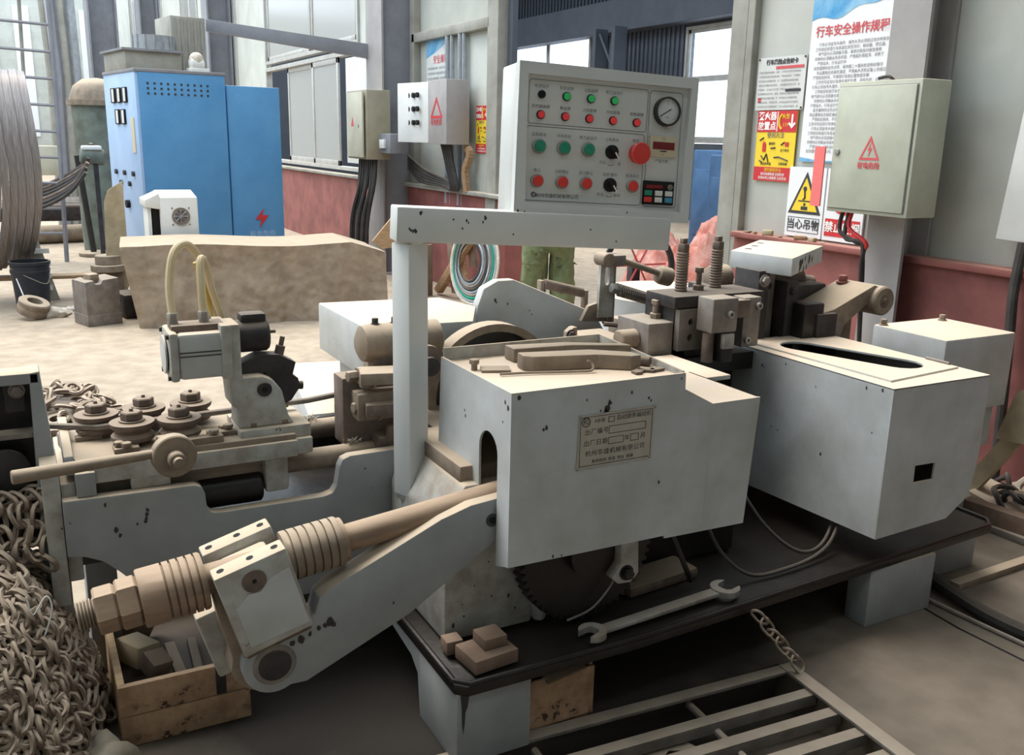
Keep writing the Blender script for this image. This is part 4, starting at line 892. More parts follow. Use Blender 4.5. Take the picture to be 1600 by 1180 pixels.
# ---- crank shaft with sleeves, block and rocker arm
A0, A1 = V((.045, 1.93, .531)), V((1.06, 1.93, .648)); ax = (A1-A0).normalized()
at = lambda x: A0 + (A1-A0)*((x-.045)/(1.06-.045))
sf = thing('push_shaft', 'dusty round push shaft with ringed sleeves and hex nuts entering the guard', 'shaft', (.5, 1.93, .5))
part('rod', B().cyl(at(.12), at(1.10), .033, seg=28), 'shaft_steel', sf)
b = B(); thread(b, at(.035), at(.085), .031, .006); part('threaded_end', b, 'steel_dusty', sf)
part('hex_nut', B().hexn(at(.070), ax, .050, .044), 'shaft_steel', sf); part('hex_nut', B().hexn(at(.114), ax, .054, .044), 'shaft_steel', sf)
def sleeve(x0, x1, r, ng, m, plain):
    prof = [(.02, 0), (r*.96, 0), (r, .004)]; L = (at(x1)-at(x0)).length; g0 = plain*L
    prof.append((r, g0))
    for i in range(ng):
        a = g0 + (L-g0)*i/ng; st_ = (L-g0)/ng
        prof += [(r, a), (r*.90, a+.0008), (r*.90, a+.0035), (r, a+.0045)]
    prof += [(r, L-.004), (r*.96, L), (.02, L)]
    return part('sleeve', B().lathe(prof, at(x0), ax, 40), m, sf)
sleeve(.157, .29, .063, 5, 'shaft_steel', .38); sleeve(.462, .592, .058, 6, 'steel_dusty', .10)
part('collar', B().cyl(at(.592), at(.602), .052, seg=32), 'shaft_steel', sf)
# pivot block (yoke)
yk = thing('pivot_block', 'worn white pivot block with two cheeks around the shaft', 'block', (.41, 1.93, .33))
ang = 16
TY = Matrix.Translation(V((.395, 1.93, .515))) @ Matrix.Rotation(R(-ang), 4, 'Y')
def ybox(lo, hi, bev=.005): return B(TY).box(lo, hi, bev)
fc = part('front_cheek', ybox((-.075, -.085, -.10), (.085, -.030, .105)), 'paint_worn', yk)
part('rear_cheek', ybox((-.075, .045, -.04), (.085, .10, .105)), 'paint_worn', yk)
part('centre_block', ybox((-.05, -.03, -.04), (.06, .045, .085), .012), 'paint_worn', yk)
part('floor', ybox((-.075, -.06, -.125), (.085, .09, -.035)), 'steel_dusty', yk)
part('rear_counterweight', B(TY).box((-.14, .06, -.21), (-.03, .17, -.04), .008), 'paint_worn', yk)
TYi = lambda p: TY @ V(p)
part('pin_cap', B().cyl(TYi((-.0, -.0855, .065)), TYi((-.0, -.0885, .065)), .026, seg=28), 'steel_brown', fc)
part('pin_dimple', B().cyl(TYi((-.0, -.0885, .065)), TYi((-.0, -.0895, .065)), .005, seg=10), 'black', fc)
part('cheek_panel', B(TY).prism([(-.055,-.08),(-.055,.02),(-.02,.04),(.005,.035),(.03,.055),(.078,.06),(.078,-.085)], 'xz', -.0865, -.085), 'paint', fc, smooth=0)
for x_ in (-.055, .01, .065):
    part('bolt_hole', B().cyl(TYi((x_, -.058, .1055)), TYi((x_, -.058, .1062)), .008, seg=14), 'black', fc)
    part('bolt_hole', B().cyl(TYi((x_, .072, .1055)), TYi((x_, .072, .1062)), .008, seg=14), 'black', fc)
lug = [(.30,.545),(.318,.44),(.335,.37)] + [(.410+.082*math.cos(R(a)), .352+.082*math.sin(R(a))) for a in range(190, 351, 16)] + [(.50,.40),(.49,.47)]
part('rear_lug', B().prism(lug, 'xz', 1.905, 1.985, .004), 'steel_dusty', yk)
# rocker arm
ra = thing('rocker_crank', 'heavy pale rocker arm with round eye end below the push shaft', 'arm', (.7, 1.9, .28))
ex, ez = .418, .352
po = arc((ex, ez), .070, 235-100, 315, 16)
arm = [(.517,.463),(.556,.494),(.823,.612),(.93,.665),(1.06,.70),(1.06,.625),(.96,.547),(.741,.40),(.489,.284)]
aro = [(ex+.070*math.cos(R(a)), ez+.070*math.sin(R(a))) for a in range(300, 109, -12)]
arm_poly = [(.495,.445),(.512,.452),(.524,.490),(.548,.508),(.823,.628),(.90,.65),(1.06,.665),(1.06,.60),(.96,.540),(.741,.400),(.489,.290)] + aro
part('arm', B().prism(arm_poly, 'xz', 1.87, 1.935, .004), 'paint_grey', ra)
part('eye_ring', B().lathe([(.004,0),(.046,0),(.049,.004),(.049,.06)], (ex, 1.866, ez), (0,1,0), 36), 'steel_mid', ra)
part('eye_pin', B().lathe([(.003,0),(.012,.0),(.03,.002),(.036,.003),(.038,.006)], (ex, 1.861, ez), (0,1,0), 28), 'steel_dark', ra)
part('arm_hole', B().lathe([(.010,0),(.017,0),(.017,.003),(.010,.003)], (.957, 1.868, .602), (0,1,0), 20, closed=True), 'ink', ra)
part('hole_core', B().cyl((.957, 1.8695, .602), (.957, 1.868, .602), .009, seg=14), 'black', ra)
scar(ra, frame((0, 1.8688, 0), (1,0,0), (0,0,1)), [(.478,.400,.010),(.50,.41,.006),(.52,.418,.008),(.545,.427,.012),(.555,.420,.008),(.535,.421,.006),(.46,.395,.008),(.70,.44,.004)])
scar(bed, frame((0, 2.3485, 0), (1,0,0), (0,0,1)), [(.222,.553,.005),(.224,.565,.006),(.226,.575,.005),(.220,.545,.005),(.20,.542,.004),(.15,.535,.008),(.158,.52,.006),(.13,.605,.005),(.80,.60,.003)])

# oil runs, swarf
scar(bed, frame((0, 1.969, 0), (1,0,0), (0,0,1)), [(1.05,.50,.008),(1.045,.515,.006),(1.0,.44,.003),(1.01,.34,.004),(1.06,.33,.005),(.93,.30,.004),(.90,.28,.006),(.96,.38,.003),(1.08,.29,.004),(.925,.335,.003)])
dr_ = B(frame((0, 1.7885, 0), (1,0,0), (0,0,1)))
dr_.add([(.838,.20,0),(.862,.20,0),(.858,.165,0),(.852,.15,0),(.850,.115,0),(.846,.09,0),(.843,.12,0),(.842,.16,0)], [tuple(range(8))])
part('oil_run', dr_, 'dark_mark', bed, smooth=0)
for k, (x_, y_, z_) in enumerate(((.80, 2.455, .640), (.745, 2.675, .655), (.72, 2.675, .656))):
    random.seed(40+k); b = B()
    for q in range(26):
        p_ = V((x_+random.uniform(-.02,.02), y_+random.uniform(-.012,.012), z_+random.uniform(0,.014))); b.tube([p_, p_+V((random.uniform(-.012,.012), random.uniform(-.01,.01), random.uniform(-.004,.010)))], .0016, 4)
    tag(part('swarf', b, 'rag', bed), kind='stuff')
# ---- operator console on post and arm
cn = thing('control_console', 'grey operator console box with buttons and gauge on a white arm and post', 'control console', (.9, 2.25, .55))
TP = Matrix.Translation(V((.90, 2.255, 0))) @ Matrix.Rotation(R(20), 4, 'Z')
part('post', B(TP).box((-.034, -.034, .545), (.034, .034, 1.236), .004), 'paint_console', cn)
part('post_base', B(TP).box((-.03, -.03, .53), (.03, .03, .556), .004), 'paint_worn', cn)
part('swivel', B().lathe([(.036,0),(.040,.006),(.040,.02),(.036,.026)], (.90, 2.255, 1.234), (0,0,1), 24), 'paint_console', cn)
exx = V((.987, -.146, -.046)).normalized(); eyy = V((-.01, .0, 1))
TA = frame((.862, 2.243, 1.243), exx, eyy)     # local x along arm, y up, z toward camera
part('arm', B(TA).box((-.012, .0, -.045), (.765, .088, .035), .004), 'paint_console', cn)
# console box: local origin at its front lower left corner
TB = frame((1.158, 2.172, 1.306), V((.990, -.14, -.046)), V((.035, .06, 1)))
Wc, Hc, Dc = .525, .392, .135
body = part('console_box', B(TB).box((0, 0, -Dc), (Wc, Hc, -.022), .008), 'paint_console', cn)
fo = [(0,0),(Wc,0),(Wc,Hc),(0,Hc)]; fi = [(.030,.038),(Wc-.028,.030),(Wc-.020,Hc-.028),(.026,Hc-.030)]
def plate3(T, outer, inners, z0, z1):
    q = holed(outer, inners, 'xy', z0, z1); return B(T).add(q.v, q.f)
part('bezel', plate3(TB, fo, [fi], -.024, 0), 'paint_console', cn)
fpl = part('face_plate', B(TB).box((.026, .028, -.0235), (Wc-.020, Hc-.026, -.018)), 'paper_grey', cn, smooth=0)
ZF = -.0178
def onf(x, y, z=ZF): return TB @ V((x, y, z))
nz = (TB.to_3x3() @ V((0,0,1)))
# homography from the outline of the box as measured on the photograph's console: u to the right, v down
def uv(u, v): return (u*Wc, (1-v)*Hc)
def TF(u, v, z=ZF+.0006):
    x, y = uv(u, v); return TB @ Matrix.Translation(V((x, y, z)))
def knob(name, u, v, r, h, m, ring='steel_bright', dome=False, label=None):
    x, y = uv(u, v); o_ = onf(x, y)
    t = part(name, B().lathe([(r*.3,0),(r*1.0,0),(r*1.0,h*.5),(r*.86,h*.55)], o_, nz, 24), ring, cn, label)
    prof = [(r*.3,h*.3),(r*.80,h*.3),(r*.80,h*.9),(r*.70,h),(r*.2,h)] if not dome else [(r*.5,0),(r*.5,h*.5),(r*1.05,h*.6),(r*1.12,h*.85),(r*1.0,h),(r*.2,h*1.05)]
    part('cap', B().lathe(prof, o_, nz, 24), m, t)
    return t
for u in (.267, .401, .533): knob('indicator_lamp', u, .197, .0115, .010, 'led_green', 'rubber', label='small green lamp')
knob('indicator_lamp', .133, .197, .0105, .010, 'black', 'rubber', label='small black lamp'); 
for u in (.132, .265, .398, .531, .667): knob('indicator_lamp', u, .328, .0115, .010, 'led_red', 'rubber', label='small red lamp')
for u in (.13, .265, .40): knob('push_button', u, .533, .019, .016, 'green_btn', label='green push button')
for u in (.128, .264, .398, .664): knob('push_button', u, .760, .0175, .016, 'red_btn', label='red push button')
knob('emergency_button', .684, .536, .026, .028, 'red_btn', 'red_btn', True, label='large red mushroom button')
for v in (.538, .761):
    x_, y_ = uv(.535, v); o_ = onf(x_, y_)
    t = part('selector_switch', B().lathe([(.004,0),(.0185,0),(.0185,.008),(.015,.010),(.004,.010)], o_, nz, 24), 'black', cn, 'black selector switch')
    q = TF(.535, v, ZF+.010) @ Matrix.Rotation(R(-55), 4, 'Z')
    part('handle', B(q).box((-.015, -.005, 0), (.019, .005, .014), .002), 'black', t); part('pointer', B(q).box((.002, -.0018, .014), (.019, .0018, .0150)), 'white_ink', t, smooth=0)
# gauge
x_, y_ = uv(.835, .238); o_ = onf(x_, y_)
t = part('pressure_gauge', B().lathe([(.034,0),(.039,0),(.039,.016),(.034,.018),(.034,.010)], o_, nz, 40), 'steel_dark', cn, 'round pressure gauge')
part('dial', B().lathe([(.002,.009),(.0345,.009),(.0345,.011),(.002,.011)], o_, nz, 36), 'gauge_face', t)
q = TF(.835, .238, ZF+.0112)
part('needle', B(q @ Matrix.Rotation(R(32), 4, 'Z')).box((-.026, -.0012, 0), (.012, .0012, .001)), 'ink', t, smooth=0)
tk = B(q)
for i in range(21):
    a = R(225-270*i/20); l = .004 if i % 5 else .007
    tk.add([((.031-l)*math.cos(a)-.0004*math.sin(a), (.031-l)*math.sin(a)+.0004*math.cos(a), .0003), (.031*math.cos(a)-.0004*math.sin(a), .031*math.sin(a)+.0004*math.cos(a), .0003), (.031*math.cos(a)+.0004*math.sin(a), .031*math.sin(a)-.0004*math.cos(a), .0003), ((.031-l)*math.cos(a)+.0004*math.sin(a), (.031-l)*math.sin(a)-.0004*math.cos(a), .0003)], [(0,1,2,3)])
part('scale_marks', merge(tk, text_b('MPa', .006, q @ Matrix.Translation(V((0,-.016,.0003))), ext=0), text_b('0.8', .005, q @ Matrix.Translation(V((0,.020,.0003))), ext=0)), 'ink', t, smooth=0)
# counter display and inverter keypad
def fbox(u0, u1, v0, v1, z0, z1, bev=.001):
    a = uv(u0, v1); b = uv(u1, v0); return B(TB).box((a[0], a[1], z0), (b[0], b[1], z1), bev)
t = part('counter_display', fbox(.749, .909, .405, .547, ZF, ZF+.006), 'beige_plastic', cn, 'beige digital counter'); part('screen', fbox(.767, .895, .446, .497, ZF+.006, ZF+.007), 'display', t); part('reset_key', fbox(.812, .848, .505, .513, ZF+.006, ZF+.007), 'ink', t)
part('brand_text', text_b('口', .008, TF(.83, .425, ZF+.0062), ext=0), 'ink', t, smooth=0); part('counter_mark', text_b('口', .008, TF(.83, .53, ZF+.0062), ext=0), 'ink', t, smooth=0)
t = part('inverter_keypad', fbox(.728, .909, .715, .88, ZF, ZF+.008), 'black', cn, 'black inverter keypad'); part('screen', fbox(.742, .84, .742, .77, ZF+.008, ZF+.0088), 'display', t)
part('dial', B().cyl(onf(*uv(.882, .755), ZF+.008), onf(*uv(.882, .755), ZF+.012), .008, seg=18), 'steel_mid', t)
for i, (u, v, m_) in enumerate(((.755, .80, 'green_btn'), (.817, .80, 'white'), (.877, .80, 'white'), (.755, .845, 'red_btn'), (.817, .845, 'white'), (.877, .845, 'blue_key'))): part('key', fbox(u-.022, u+.022, v-.018, v+.018, ZF+.008, ZF+.011), m_, t)
# printed frames and captions
def loop(u0, u1, v0, v1, t=.0009):
    b = B(TB); a = uv(u0, v1); c = uv(u1, v0); r_ = .008; P = []
    for (cx, cy, a0) in ((c[0]-r_, c[1]-r_, 0), (a[0]+r_, c[1]-r_, 90), (a[0]+r_, a[1]+r_, 180), (c[0]-r_, a[1]+r_, 270)):
        for i in range(5): P.append((cx+r_*math.cos(R(a0+22.5*i)), cy+r_*math.sin(R(a0+22.5*i))))
    for i in range(len(P)):
        p0 = V(P[i]+(0,)); p1 = V(P[(i+1) % len(P)]+(0,)); d = (p1-p0); n_ = V((-d.y, d.x, 0)).normalized()*t
        z_ = V((0,0,ZF+.0006)); b.add([p0-n_+z_, p1-n_+z_, p1+n_+z_, p0+n_+z_], [(0,1,2,3)])
    return b
for q_ in ((.066,.726,.103,.387), (.062,.720,.404,.890), (.738,.930,.104,.895)): part('printed_frame', loop(*q_), 'ink_grey', fpl, smooth=0)
cap_ = []
for u, v, s in ((.133,.145,'电源指示'),(.267,.145,'主机运转'),(.401,.145,'上料运转'),(.533,.145,'剪刀运转灯'),(.132,.275,'变频器故障'),(.265,.275,'断丝停'),(.398,.275,'上料故障'),(.531,.275,'冷却故障'),(.667,.275,'链条故障'),
    (.13,.457,'主机启动'),(.265,.457,'冷却启动'),(.40,.457,'剪刀启动开'),(.535,.457,'上料开关'),(.672,.452,'急停'),(.128,.692,'停止'),(.264,.692,'冷却停止'),(.398,.692,'剪刀停止'),(.535,.692,'点动 联动'),(.664,.692,'故障复位'),(.487,.612,'点动'),(.583,.615,'连'),(.485,.83,'手动'),(.58,.83,'自动'),(.835,.345,'气压'),(.83,.578,'产量计数')):
    part('caption', text_b(s, .0100, TF(u, v), ext=0, space=1.1), 'ink_grey', fpl, smooth=0)
part('maker_name', text_b('杭州华雄机械有限公司', .0125, TF(.245, .857), ext=0), 'ink', fpl, smooth=0)
part('emblem', merge(B().lathe([(.0055,0),(.0075,0),(.0075,.0004),(.0055,.0004)], onf(*uv(.115,.852)), nz, 18, closed=True), text_b('和', .012, TF(.115, .852), ext=0)), 'ink', fpl, smooth=0)
ar_ = []
for v in (.625, .838):
    pts = [TB @ V((uv(.535, v)[0]+.02*math.cos(R(a)), uv(.535, v)[1]+.028+.03*math.sin(R(a)), ZF+.0004)) for a in range(240, 301, 10)]; part('printed_arc', B().tube(pts, .0005, 4), 'ink', fpl, smooth=0)
scar(cn, frame(onf(0, 0, .0006), TB.to_3x3() @ V((1,0,0)), TB.to_3x3() @ V((0,1,0))), [(-.0+.012,.014,.004),(.03,.012,.003),(.33,.022,.003)])
TAz = TA @ Matrix.Translation(V((0,0,.0357)))
b_ = scar(cn, TAz, [(.048,.075,.005),(.021,.034,.003),(.025,.030,.004),(.031,.028,.004),(.037,.029,.005),(.17,.06,.004),(.175,.055,.003),(.16,.04,.003),(.22,.07,.005),(.215,.058,.003),(.3,.03,.003),(.52,.05,.003),(.6,.02,.003),(.135,.062,.003)])

# ================================================================== BACKGROUND THINGS
def TR(x, y, a, z=0): return Matrix.Translation(V((x, y, z))) @ Matrix.Rotation(R(a), 4, 'Z')
# blue cabinets
Tc = TR(1.10, 9.5, 9)
c1 = thing('power_cabinet', 'tall blue power cabinet with rows of vent holes', 'cabinet', (1.5, 10, 0))
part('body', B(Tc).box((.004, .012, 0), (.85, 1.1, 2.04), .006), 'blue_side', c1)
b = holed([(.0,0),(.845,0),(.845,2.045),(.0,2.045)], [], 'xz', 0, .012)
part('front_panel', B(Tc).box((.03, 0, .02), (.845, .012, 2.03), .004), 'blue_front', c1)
part('top_trim', B(Tc).box((-.004, -.004, 2.03), (.855, 1.1, 2.06), .004), 'column_grey', c1)
for r_ in range(3):
    for k in range(10): part('vent_hole', B(Tc).cyl((.115+k*.062, .0, 1.93-r_*.045), (.115+k*.062, -.002, 1.93-r_*.045), .012, seg=8), 'ink', c1)
side = B(Tc)
for q, (y_, z_) in enumerate([(.35, 1.83), (.55, 1.83), (.75, 1.83), (.45, 1.63), (.65, 1.63)]):
    m_ = part('panel_meter', B(Tc).box((-.012, y_-.07, z_-.07), (.004, y_+.07, z_+.07), .004), 'black', c1); part('meter_face', B(Tc).box((-.014, y_-.05, z_-.06), (-.012, y_+.02, z_+.06)), 'white', m_, smooth=0)
part('yellow_label', B(Tc).box((-.003, .12, 1.30), (.004, .22, 1.62)), 'beige_plastic', c1, smooth=0)
for q in range(5): part('knob', B(Tc).cyl((.004, .25+q*.15, 1.10-.1*(q % 2)), (-.02, .25+q*.15, 1.10-.1*(q % 2)), .025, seg=10), 'ink', c1)
part('main_switch', B(Tc).cyl((.004, .5, .8), (-.03, .5, .8), .04, seg=10), 'black', c1)
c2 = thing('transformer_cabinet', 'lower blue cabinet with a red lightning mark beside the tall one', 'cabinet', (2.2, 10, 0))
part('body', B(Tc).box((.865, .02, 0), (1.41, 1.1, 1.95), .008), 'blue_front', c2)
part('bolt_mark', B(Tc).prism([(1.19,.76),(1.10,.65),(1.16,.65),(1.14,.57),(1.24,.69),(1.17,.69)], 'xz', .012, .0195), 'red_paint', c2, smooth=0)
txt('lettering', '有电危险', .07, Tc @ frame((1.17, .018, .50), (1,0,0), (0,0,1)), 'blue_side', c2)
# duct box, fan ring, tall duct, white fan head on the cabinet
d = thing('duct_box', 'grey sheet metal duct box lying on the blue cabinet', 'duct', (1.2, 10.2, 2.06)); part('box', B(Tc).box((.0, .25, 2.06), (.52, 1.0, 2.24), .006), 'wall_frame', d); part('flange', B(Tc).box((-.03, .22, 2.23), (.53, 1.02, 2.25)), 'column_grey', d)
d = thing('fan_ring', 'ribbed galvanised fan ring on top of the duct box', 'duct', (1.45, 10.1, 2.25)); part('ring', B(Tc).lathe([(.18,0),(.19,0),(.19,.14),(.18,.14)], (.34, .5, 2.25), (0,0,1), 32, closed=True), 'galv', d)
for i in range(14):
    a = 2*math.pi*i/14; part('rib', B(Tc).cyl((.34+.19*math.cos(a), .5+.19*math.sin(a), 2.25), (.34+.19*math.cos(a), .5+.19*math.sin(a), 2.39), .012, seg=6), 'galv', d)
d = thing('duct_tower', 'tall grey brown duct tower standing on the blue cabinet', 'duct', (1.8, 10.3, 2.06)); part('tower', B(Tc).box((.52, .5, 2.06), (.86, 1.0, 2.60), .006), 'wall_frame', d)
for k in range(5): part('rib', B(Tc).box((.55+k*.065, .49, 2.08), (.57+k*.065, .5, 2.58)), 'wall_frame', d)
d = thing('fan_motor', 'small white blower motor on the cabinet roof', 'blower', (1.75, 9.7, 2.06)); part('housing', B(Tc).lathe([(.02,0),(.06,.01),(.065,.04),(.065,.12),(.03,.14)], (.58, .2, 2.14), (1,0,0), 18), 'white', d); part('dome', B(Tc).sphere((.65, .2, 2.18), .07, 12, 8), 'rag', d); part('foot', B(Tc).box((.57, .13, 2.06), (.75, .27, 2.10), .005), 'white', d)
tag(part('jib_beam', B().prism([(0,-.055),(0,.055),(1.72,-.10),(1.72,-.25)], 'xz', -.06, .06, .004), 'column_grey'), 'grey sloping steel beam from the duct tower to the main column', 'beam')
jb_ = bpy.data.objects['jib_beam']; jb_.location = V((1.95+.86, 10.45, 2.33)); jb_.rotation_euler = (0, 0, R(-8))
# white box with round fan in front of the cabinet
wbx = thing('control_box', 'small white sloped top control box with round fan grille', 'control box', (1.25, 8.7, 0))
part('body', B().prism([(8.55,0),(8.95,0),(8.95,.99),(8.85,1.0),(8.55,.95)], 'yz', 1.12, 1.43, .006), 'white', wbx)
part('hood', B().prism([(1.0,.93),(1.0,.87),(1.12,.85),(1.12,.985)], 'xz', 8.56, 8.94, .004), 'white', wbx)
part('side_door', B().box((1.02, 8.6, 0), (1.05, 8.9, .86), .004), 'white', wbx); part('gap', B().box((1.06, 8.62, 0), (1.12, 8.9, .86)), 'black', wbx)
fn = part('fan_grille', B().lathe([(.05,0),(.075,0),(.075,.01),(.05,.01)], (1.285, 8.55, .79), (0,-1,0), 24, closed=True), 'steel_mid', wbx); part('fan_disc', B().cyl((1.285, 8.549, .79), (1.285, 8.544, .79), .052, seg=20), 'steel_brown', fn)
for a in range(0, 360, 45): part('spoke', B().tube([(1.285, 8.54, .79), (1.285+.06*math.cos(R(a)), 8.54, .79+.06*math.sin(R(a)))], .003, 4), 'galv', fn)
for a in ((-.07, -.07), (.07, -.07), (-.07, .07), (.07, .07)): part('screw', B().cyl((1.285+a[0], 8.552, .79+a[1]), (1.285+a[0], 8.545, .79+a[1]), .006, seg=6), 'ink', fn)
tag(part('leaning_sheet', B().prism([(.665,.02),(.70,.90),(.735,1.0),(.86,1.08),(.86,.20),(.80,.05)], 'xz', 8.80, 8.815), 'card'), 'torn mottled cardboard sheet leaning against the blue cabinet', 'sheet')
# tarp covered block
def tarp_block():
    T = TR(.79, 7.66, -6); L, D, Hh = 1.98, .8, .635; b = B(T); nx, nz_ = 130, 34; vs = []; fs = []
    from mathutils import noise as mn
    def wob(u, v): return .03*mn.noise((u*5, v*3, 1))+.014*abs(mn.noise((u*14+v*6, v*9-u*5, 4)))+.006*mn.noise((u*45, v*24, 7))
    prof = [(0, z) for z in [Hh*i/nz_ for i in range(nz_+1)]] + [(D*i/6, Hh+.004*math.sin(i)) for i in range(1, 7)] + [(D, Hh*(1-i/6)) for i in range(1, 7)]
    for i in range(nx+1):
        u = i/nx
        for j_, (y, z) in enumerate(prof):
            v = j_/len(prof); f_ = 1-z/Hh if y == 0 else 0
            vs.append((u*L - (.10*(z/Hh) if u < .03 else 0) , y - .05*f_*abs(math.sin(u*11)) + wob(u, v)*(1 if y == 0 else .5), max(.0, z + .015*math.sin(u*8)*(z/Hh) - (.10*max(0, u-.85)/.15 if z > .3 else 0))))
    n = len(prof)
    for i in range(nx):
        for j_ in range(n-1): fs.append((i*n+j_, (i+1)*n+j_, (i+1)*n+j_+1, i*n+j_+1))
    fs.append(tuple(range(n))); fs.append(tuple(nx*n+k for k in range(n))[::-1])
    b.add(vs, fs); return b
tb = thing('covered_block', 'long block covered with a dusty brown tarpaulin', 'covered stack', (2.1, 8.0, 0)); part('tarpaulin', tarp_block(), 'tarp', tb, smooth=60)
tag(part('cardboard_panel', B().prism([(3.1,.50),(3.35,.78),(3.6,.62),(3.55,.45),(3.2,.42)], 'xz', 8.75, 8.77), 'wood_light'), 'bent sheet of cardboard lying over the end of the tarpaulin', 'sheet')
tag(part('brown_board', B().box((3.28, 8.3, 0), (3.55, 8.36, .5), .004), 'wood_red'), 'brown board standing at the right end of the tarpaulin', 'board')
# bucket, ring, rag, die block, plank, flanges
bk = thing('bucket', 'dark navy plastic bucket on the floor', 'bucket', (.08, 8.96, 0))
part('shell', B().lathe([(.02,.005),(.125,.005),(.13,0),(.155,.37),(.165,.375),(.165,.40),(.152,.40),(.15,.37),(.125,.02)], (.08, 8.96, 0), (0,0,1), 32), 'bucket', bk); part('band', B().lathe([(.149,.30),(.156,.30),(.158,.325),(.15,.325)], (.08, 8.96, 0), (0,0,1), 32, closed=True), 'bucket', bk)
part('handle', B().tube(curve([(.235, 8.90, .34), (.2, 8.82, .22), (.08, 8.79, .27), (-.07, 8.90, .35)], 8), .004, 5), 'steel_mid', bk)
tag(part('rubber_ring', B().lathe([(.06,0),(.115,0),(.12,.02),(.12,.05),(.115,.06),(.12,.07),(.12,.10),(.11,.11),(.06,.11),(.055,.05)], (.055, 8.40, .045), (.32,-.25,1), 32, closed=True), 'steel_dusty'), 'dusty pair of rubber rings leaning in front of the bucket', 'ring')
tag(part('thin_rod', B().tube([(-.03, 8.75, .28), (.04, 8.47, .06)], .005, 5), 'white'), 'thin white rod leaning between the bucket and the rings', 'rod')
def lump(c, r, seed, sc=(1,1,.4), n=12):
    random.seed(seed); b = B(); b.sphere((0,0,0), 1, n, 8); C = V(c); ph = [random.uniform(0, 6) for _ in range(6)]
    for v in b.v:
        k = 1+.18*math.sin(v.x*4+ph[0])*math.sin(v.y*5+ph[1])+.12*math.sin(v.z*6+v.x*7+ph[2])+.08*math.sin(v.y*11+ph[3])
        v.x, v.y, v.z = C.x+v.x*r*sc[0]*k, C.y+v.y*r*sc[1]*k, max(C.z, C.z+ (v.z+.3)*r*sc[2]*k)
    return b
tag(part('white_rag', lump((.21, 8.45, 0), .13, 3, (1, .9, .45), 16), 'rag', smooth=60), 'crumpled white rag beside the rubber rings', 'rag')
tag(part('paper_scrap', lump((.36, 8.65, 0), .06, 5, (1, .7, .5)), 'rag', smooth=60), 'small white paper scrap left of the steel die block', 'scrap')
db = thing('die_block', 'dusty steel die block with notched top on the floor', 'block', (.53, 8.0, 0))
part('block', B(TR(.53, 8.02, 18)).prism([(-.14,0),(-.14,.35),(-.07,.36),(-.06,.33),(-.02,.33),(.0,.36),(.125,.37),(.125,0)], 'xz', -.13, .13, .004), 'steel_mid', db); part('base_step', B(TR(.53, 8.02, 18)).box((-.143, -.135, 0), (.128, .135, .09), .003), 'steel_mid', db)
tag(part('wood_chock', B(TR(.50, 8.0, 30)).box((-.05, -.05, .33), (.03, .04, .40), .005), 'steel_dusty'), 'small dusty chock on top of the steel die block', 'chock')
tag(part('plank', B().box((-.6, 9.27, .19), (.75, 9.45, .22), .004, rot=(0, 0, -3)), 'wood'), 'dusty plank on trestles behind the bucket', 'plank')
for x_ in (.55,): tag(part('plank_support', B().box((x_-.06, 9.27, 0), (x_+.06, 9.45, .185), .006), 'steel_brown'), 'dusty block under the right end of the plank', 'block')
ff = thing('flange_stack', 'stack of two round dusty flanges on the plank end', 'flange', (.72, 8.95, .30)); part('flange', B().cyl((.70, 8.86, .30), (.70, 8.86, .36), .15, seg=28, bev=.006), 'steel_dusty', ff); part('flange', B().cyl((.70, 8.86, .36), (.70, 8.86, .44), .11, seg=28, bev=.006), 'steel_dusty', ff)
tag(part('flange_pedestal', B().box((.6, 8.76, 0), (.80, 8.96, .298), .01), 'steel_brown'), 'dusty pedestal block below the round flanges', 'block')
tag(part('steel_scrap', B().box((.70, 8.1, 0), (.85, 8.4, .2), .02, rot=(0, 0, 12)), 'steel_dark'), 'dark scrap between the die block and the tarpaulin', 'scrap')
tag(part('base_disc', B().cyl((.86, 12.5, 0), (.86, 12.5, .05), .2, seg=24, bev=.01), 'steel_dusty'), 'flat round post base on the floor beyond the cardboard', 'disc')
tag(part('thin_post', B().cyl((.83, 12.5, .05), (.74, 12.5, 1.2), .035, seg=8), 'rubber'), 'thin dark post rising from the round floor base', 'post')
tag(part('log', B().cyl((.0, 14.0, .12), (1.0, 14.2, .12), .12, seg=12), 'steel_dusty'), 'dusty round bar lying on the floor beyond the coil', 'bar')
tag(part('dark_beam', B().box((-.3, 14.6, .25), (1.1, 14.9, .48), .01), 'steel_dark'), 'dark beam lying across the floor below the pipe bundle', 'beam')
for k in range(7):
    tag(part('drooping_hose', B().tube(curve([(-.1+.05*k, 11.6+.12*k, .62+.03*k), (.25+.05*k, 11.5+.1*k, .66+.05*k), (.55+.05*k, 11.4+.1*k, .82+.06*k), (.74+.02*k, 11.3+.1*k, 1.05+.05*k)], 6), .024, 6), ['cable', 'steel_dark', 'steel_brown'][k % 3]), 'dark hose in the drooping bundle left of the blue cabinet', 'hose', 'drooping hoses left of the blue cabinet')
for k in range(6):
    tag(part('steel_bar', B().cyl((-.3, 13.9+.1*k, .52+.02*(k % 2)), (1.0, 13.7+.1*k, .53+.03*(k % 3)), .025, seg=6), 'steel_mid'), 'grey steel bar in the stack on the dark beam', 'bar', 'bars stacked on the dark beam')
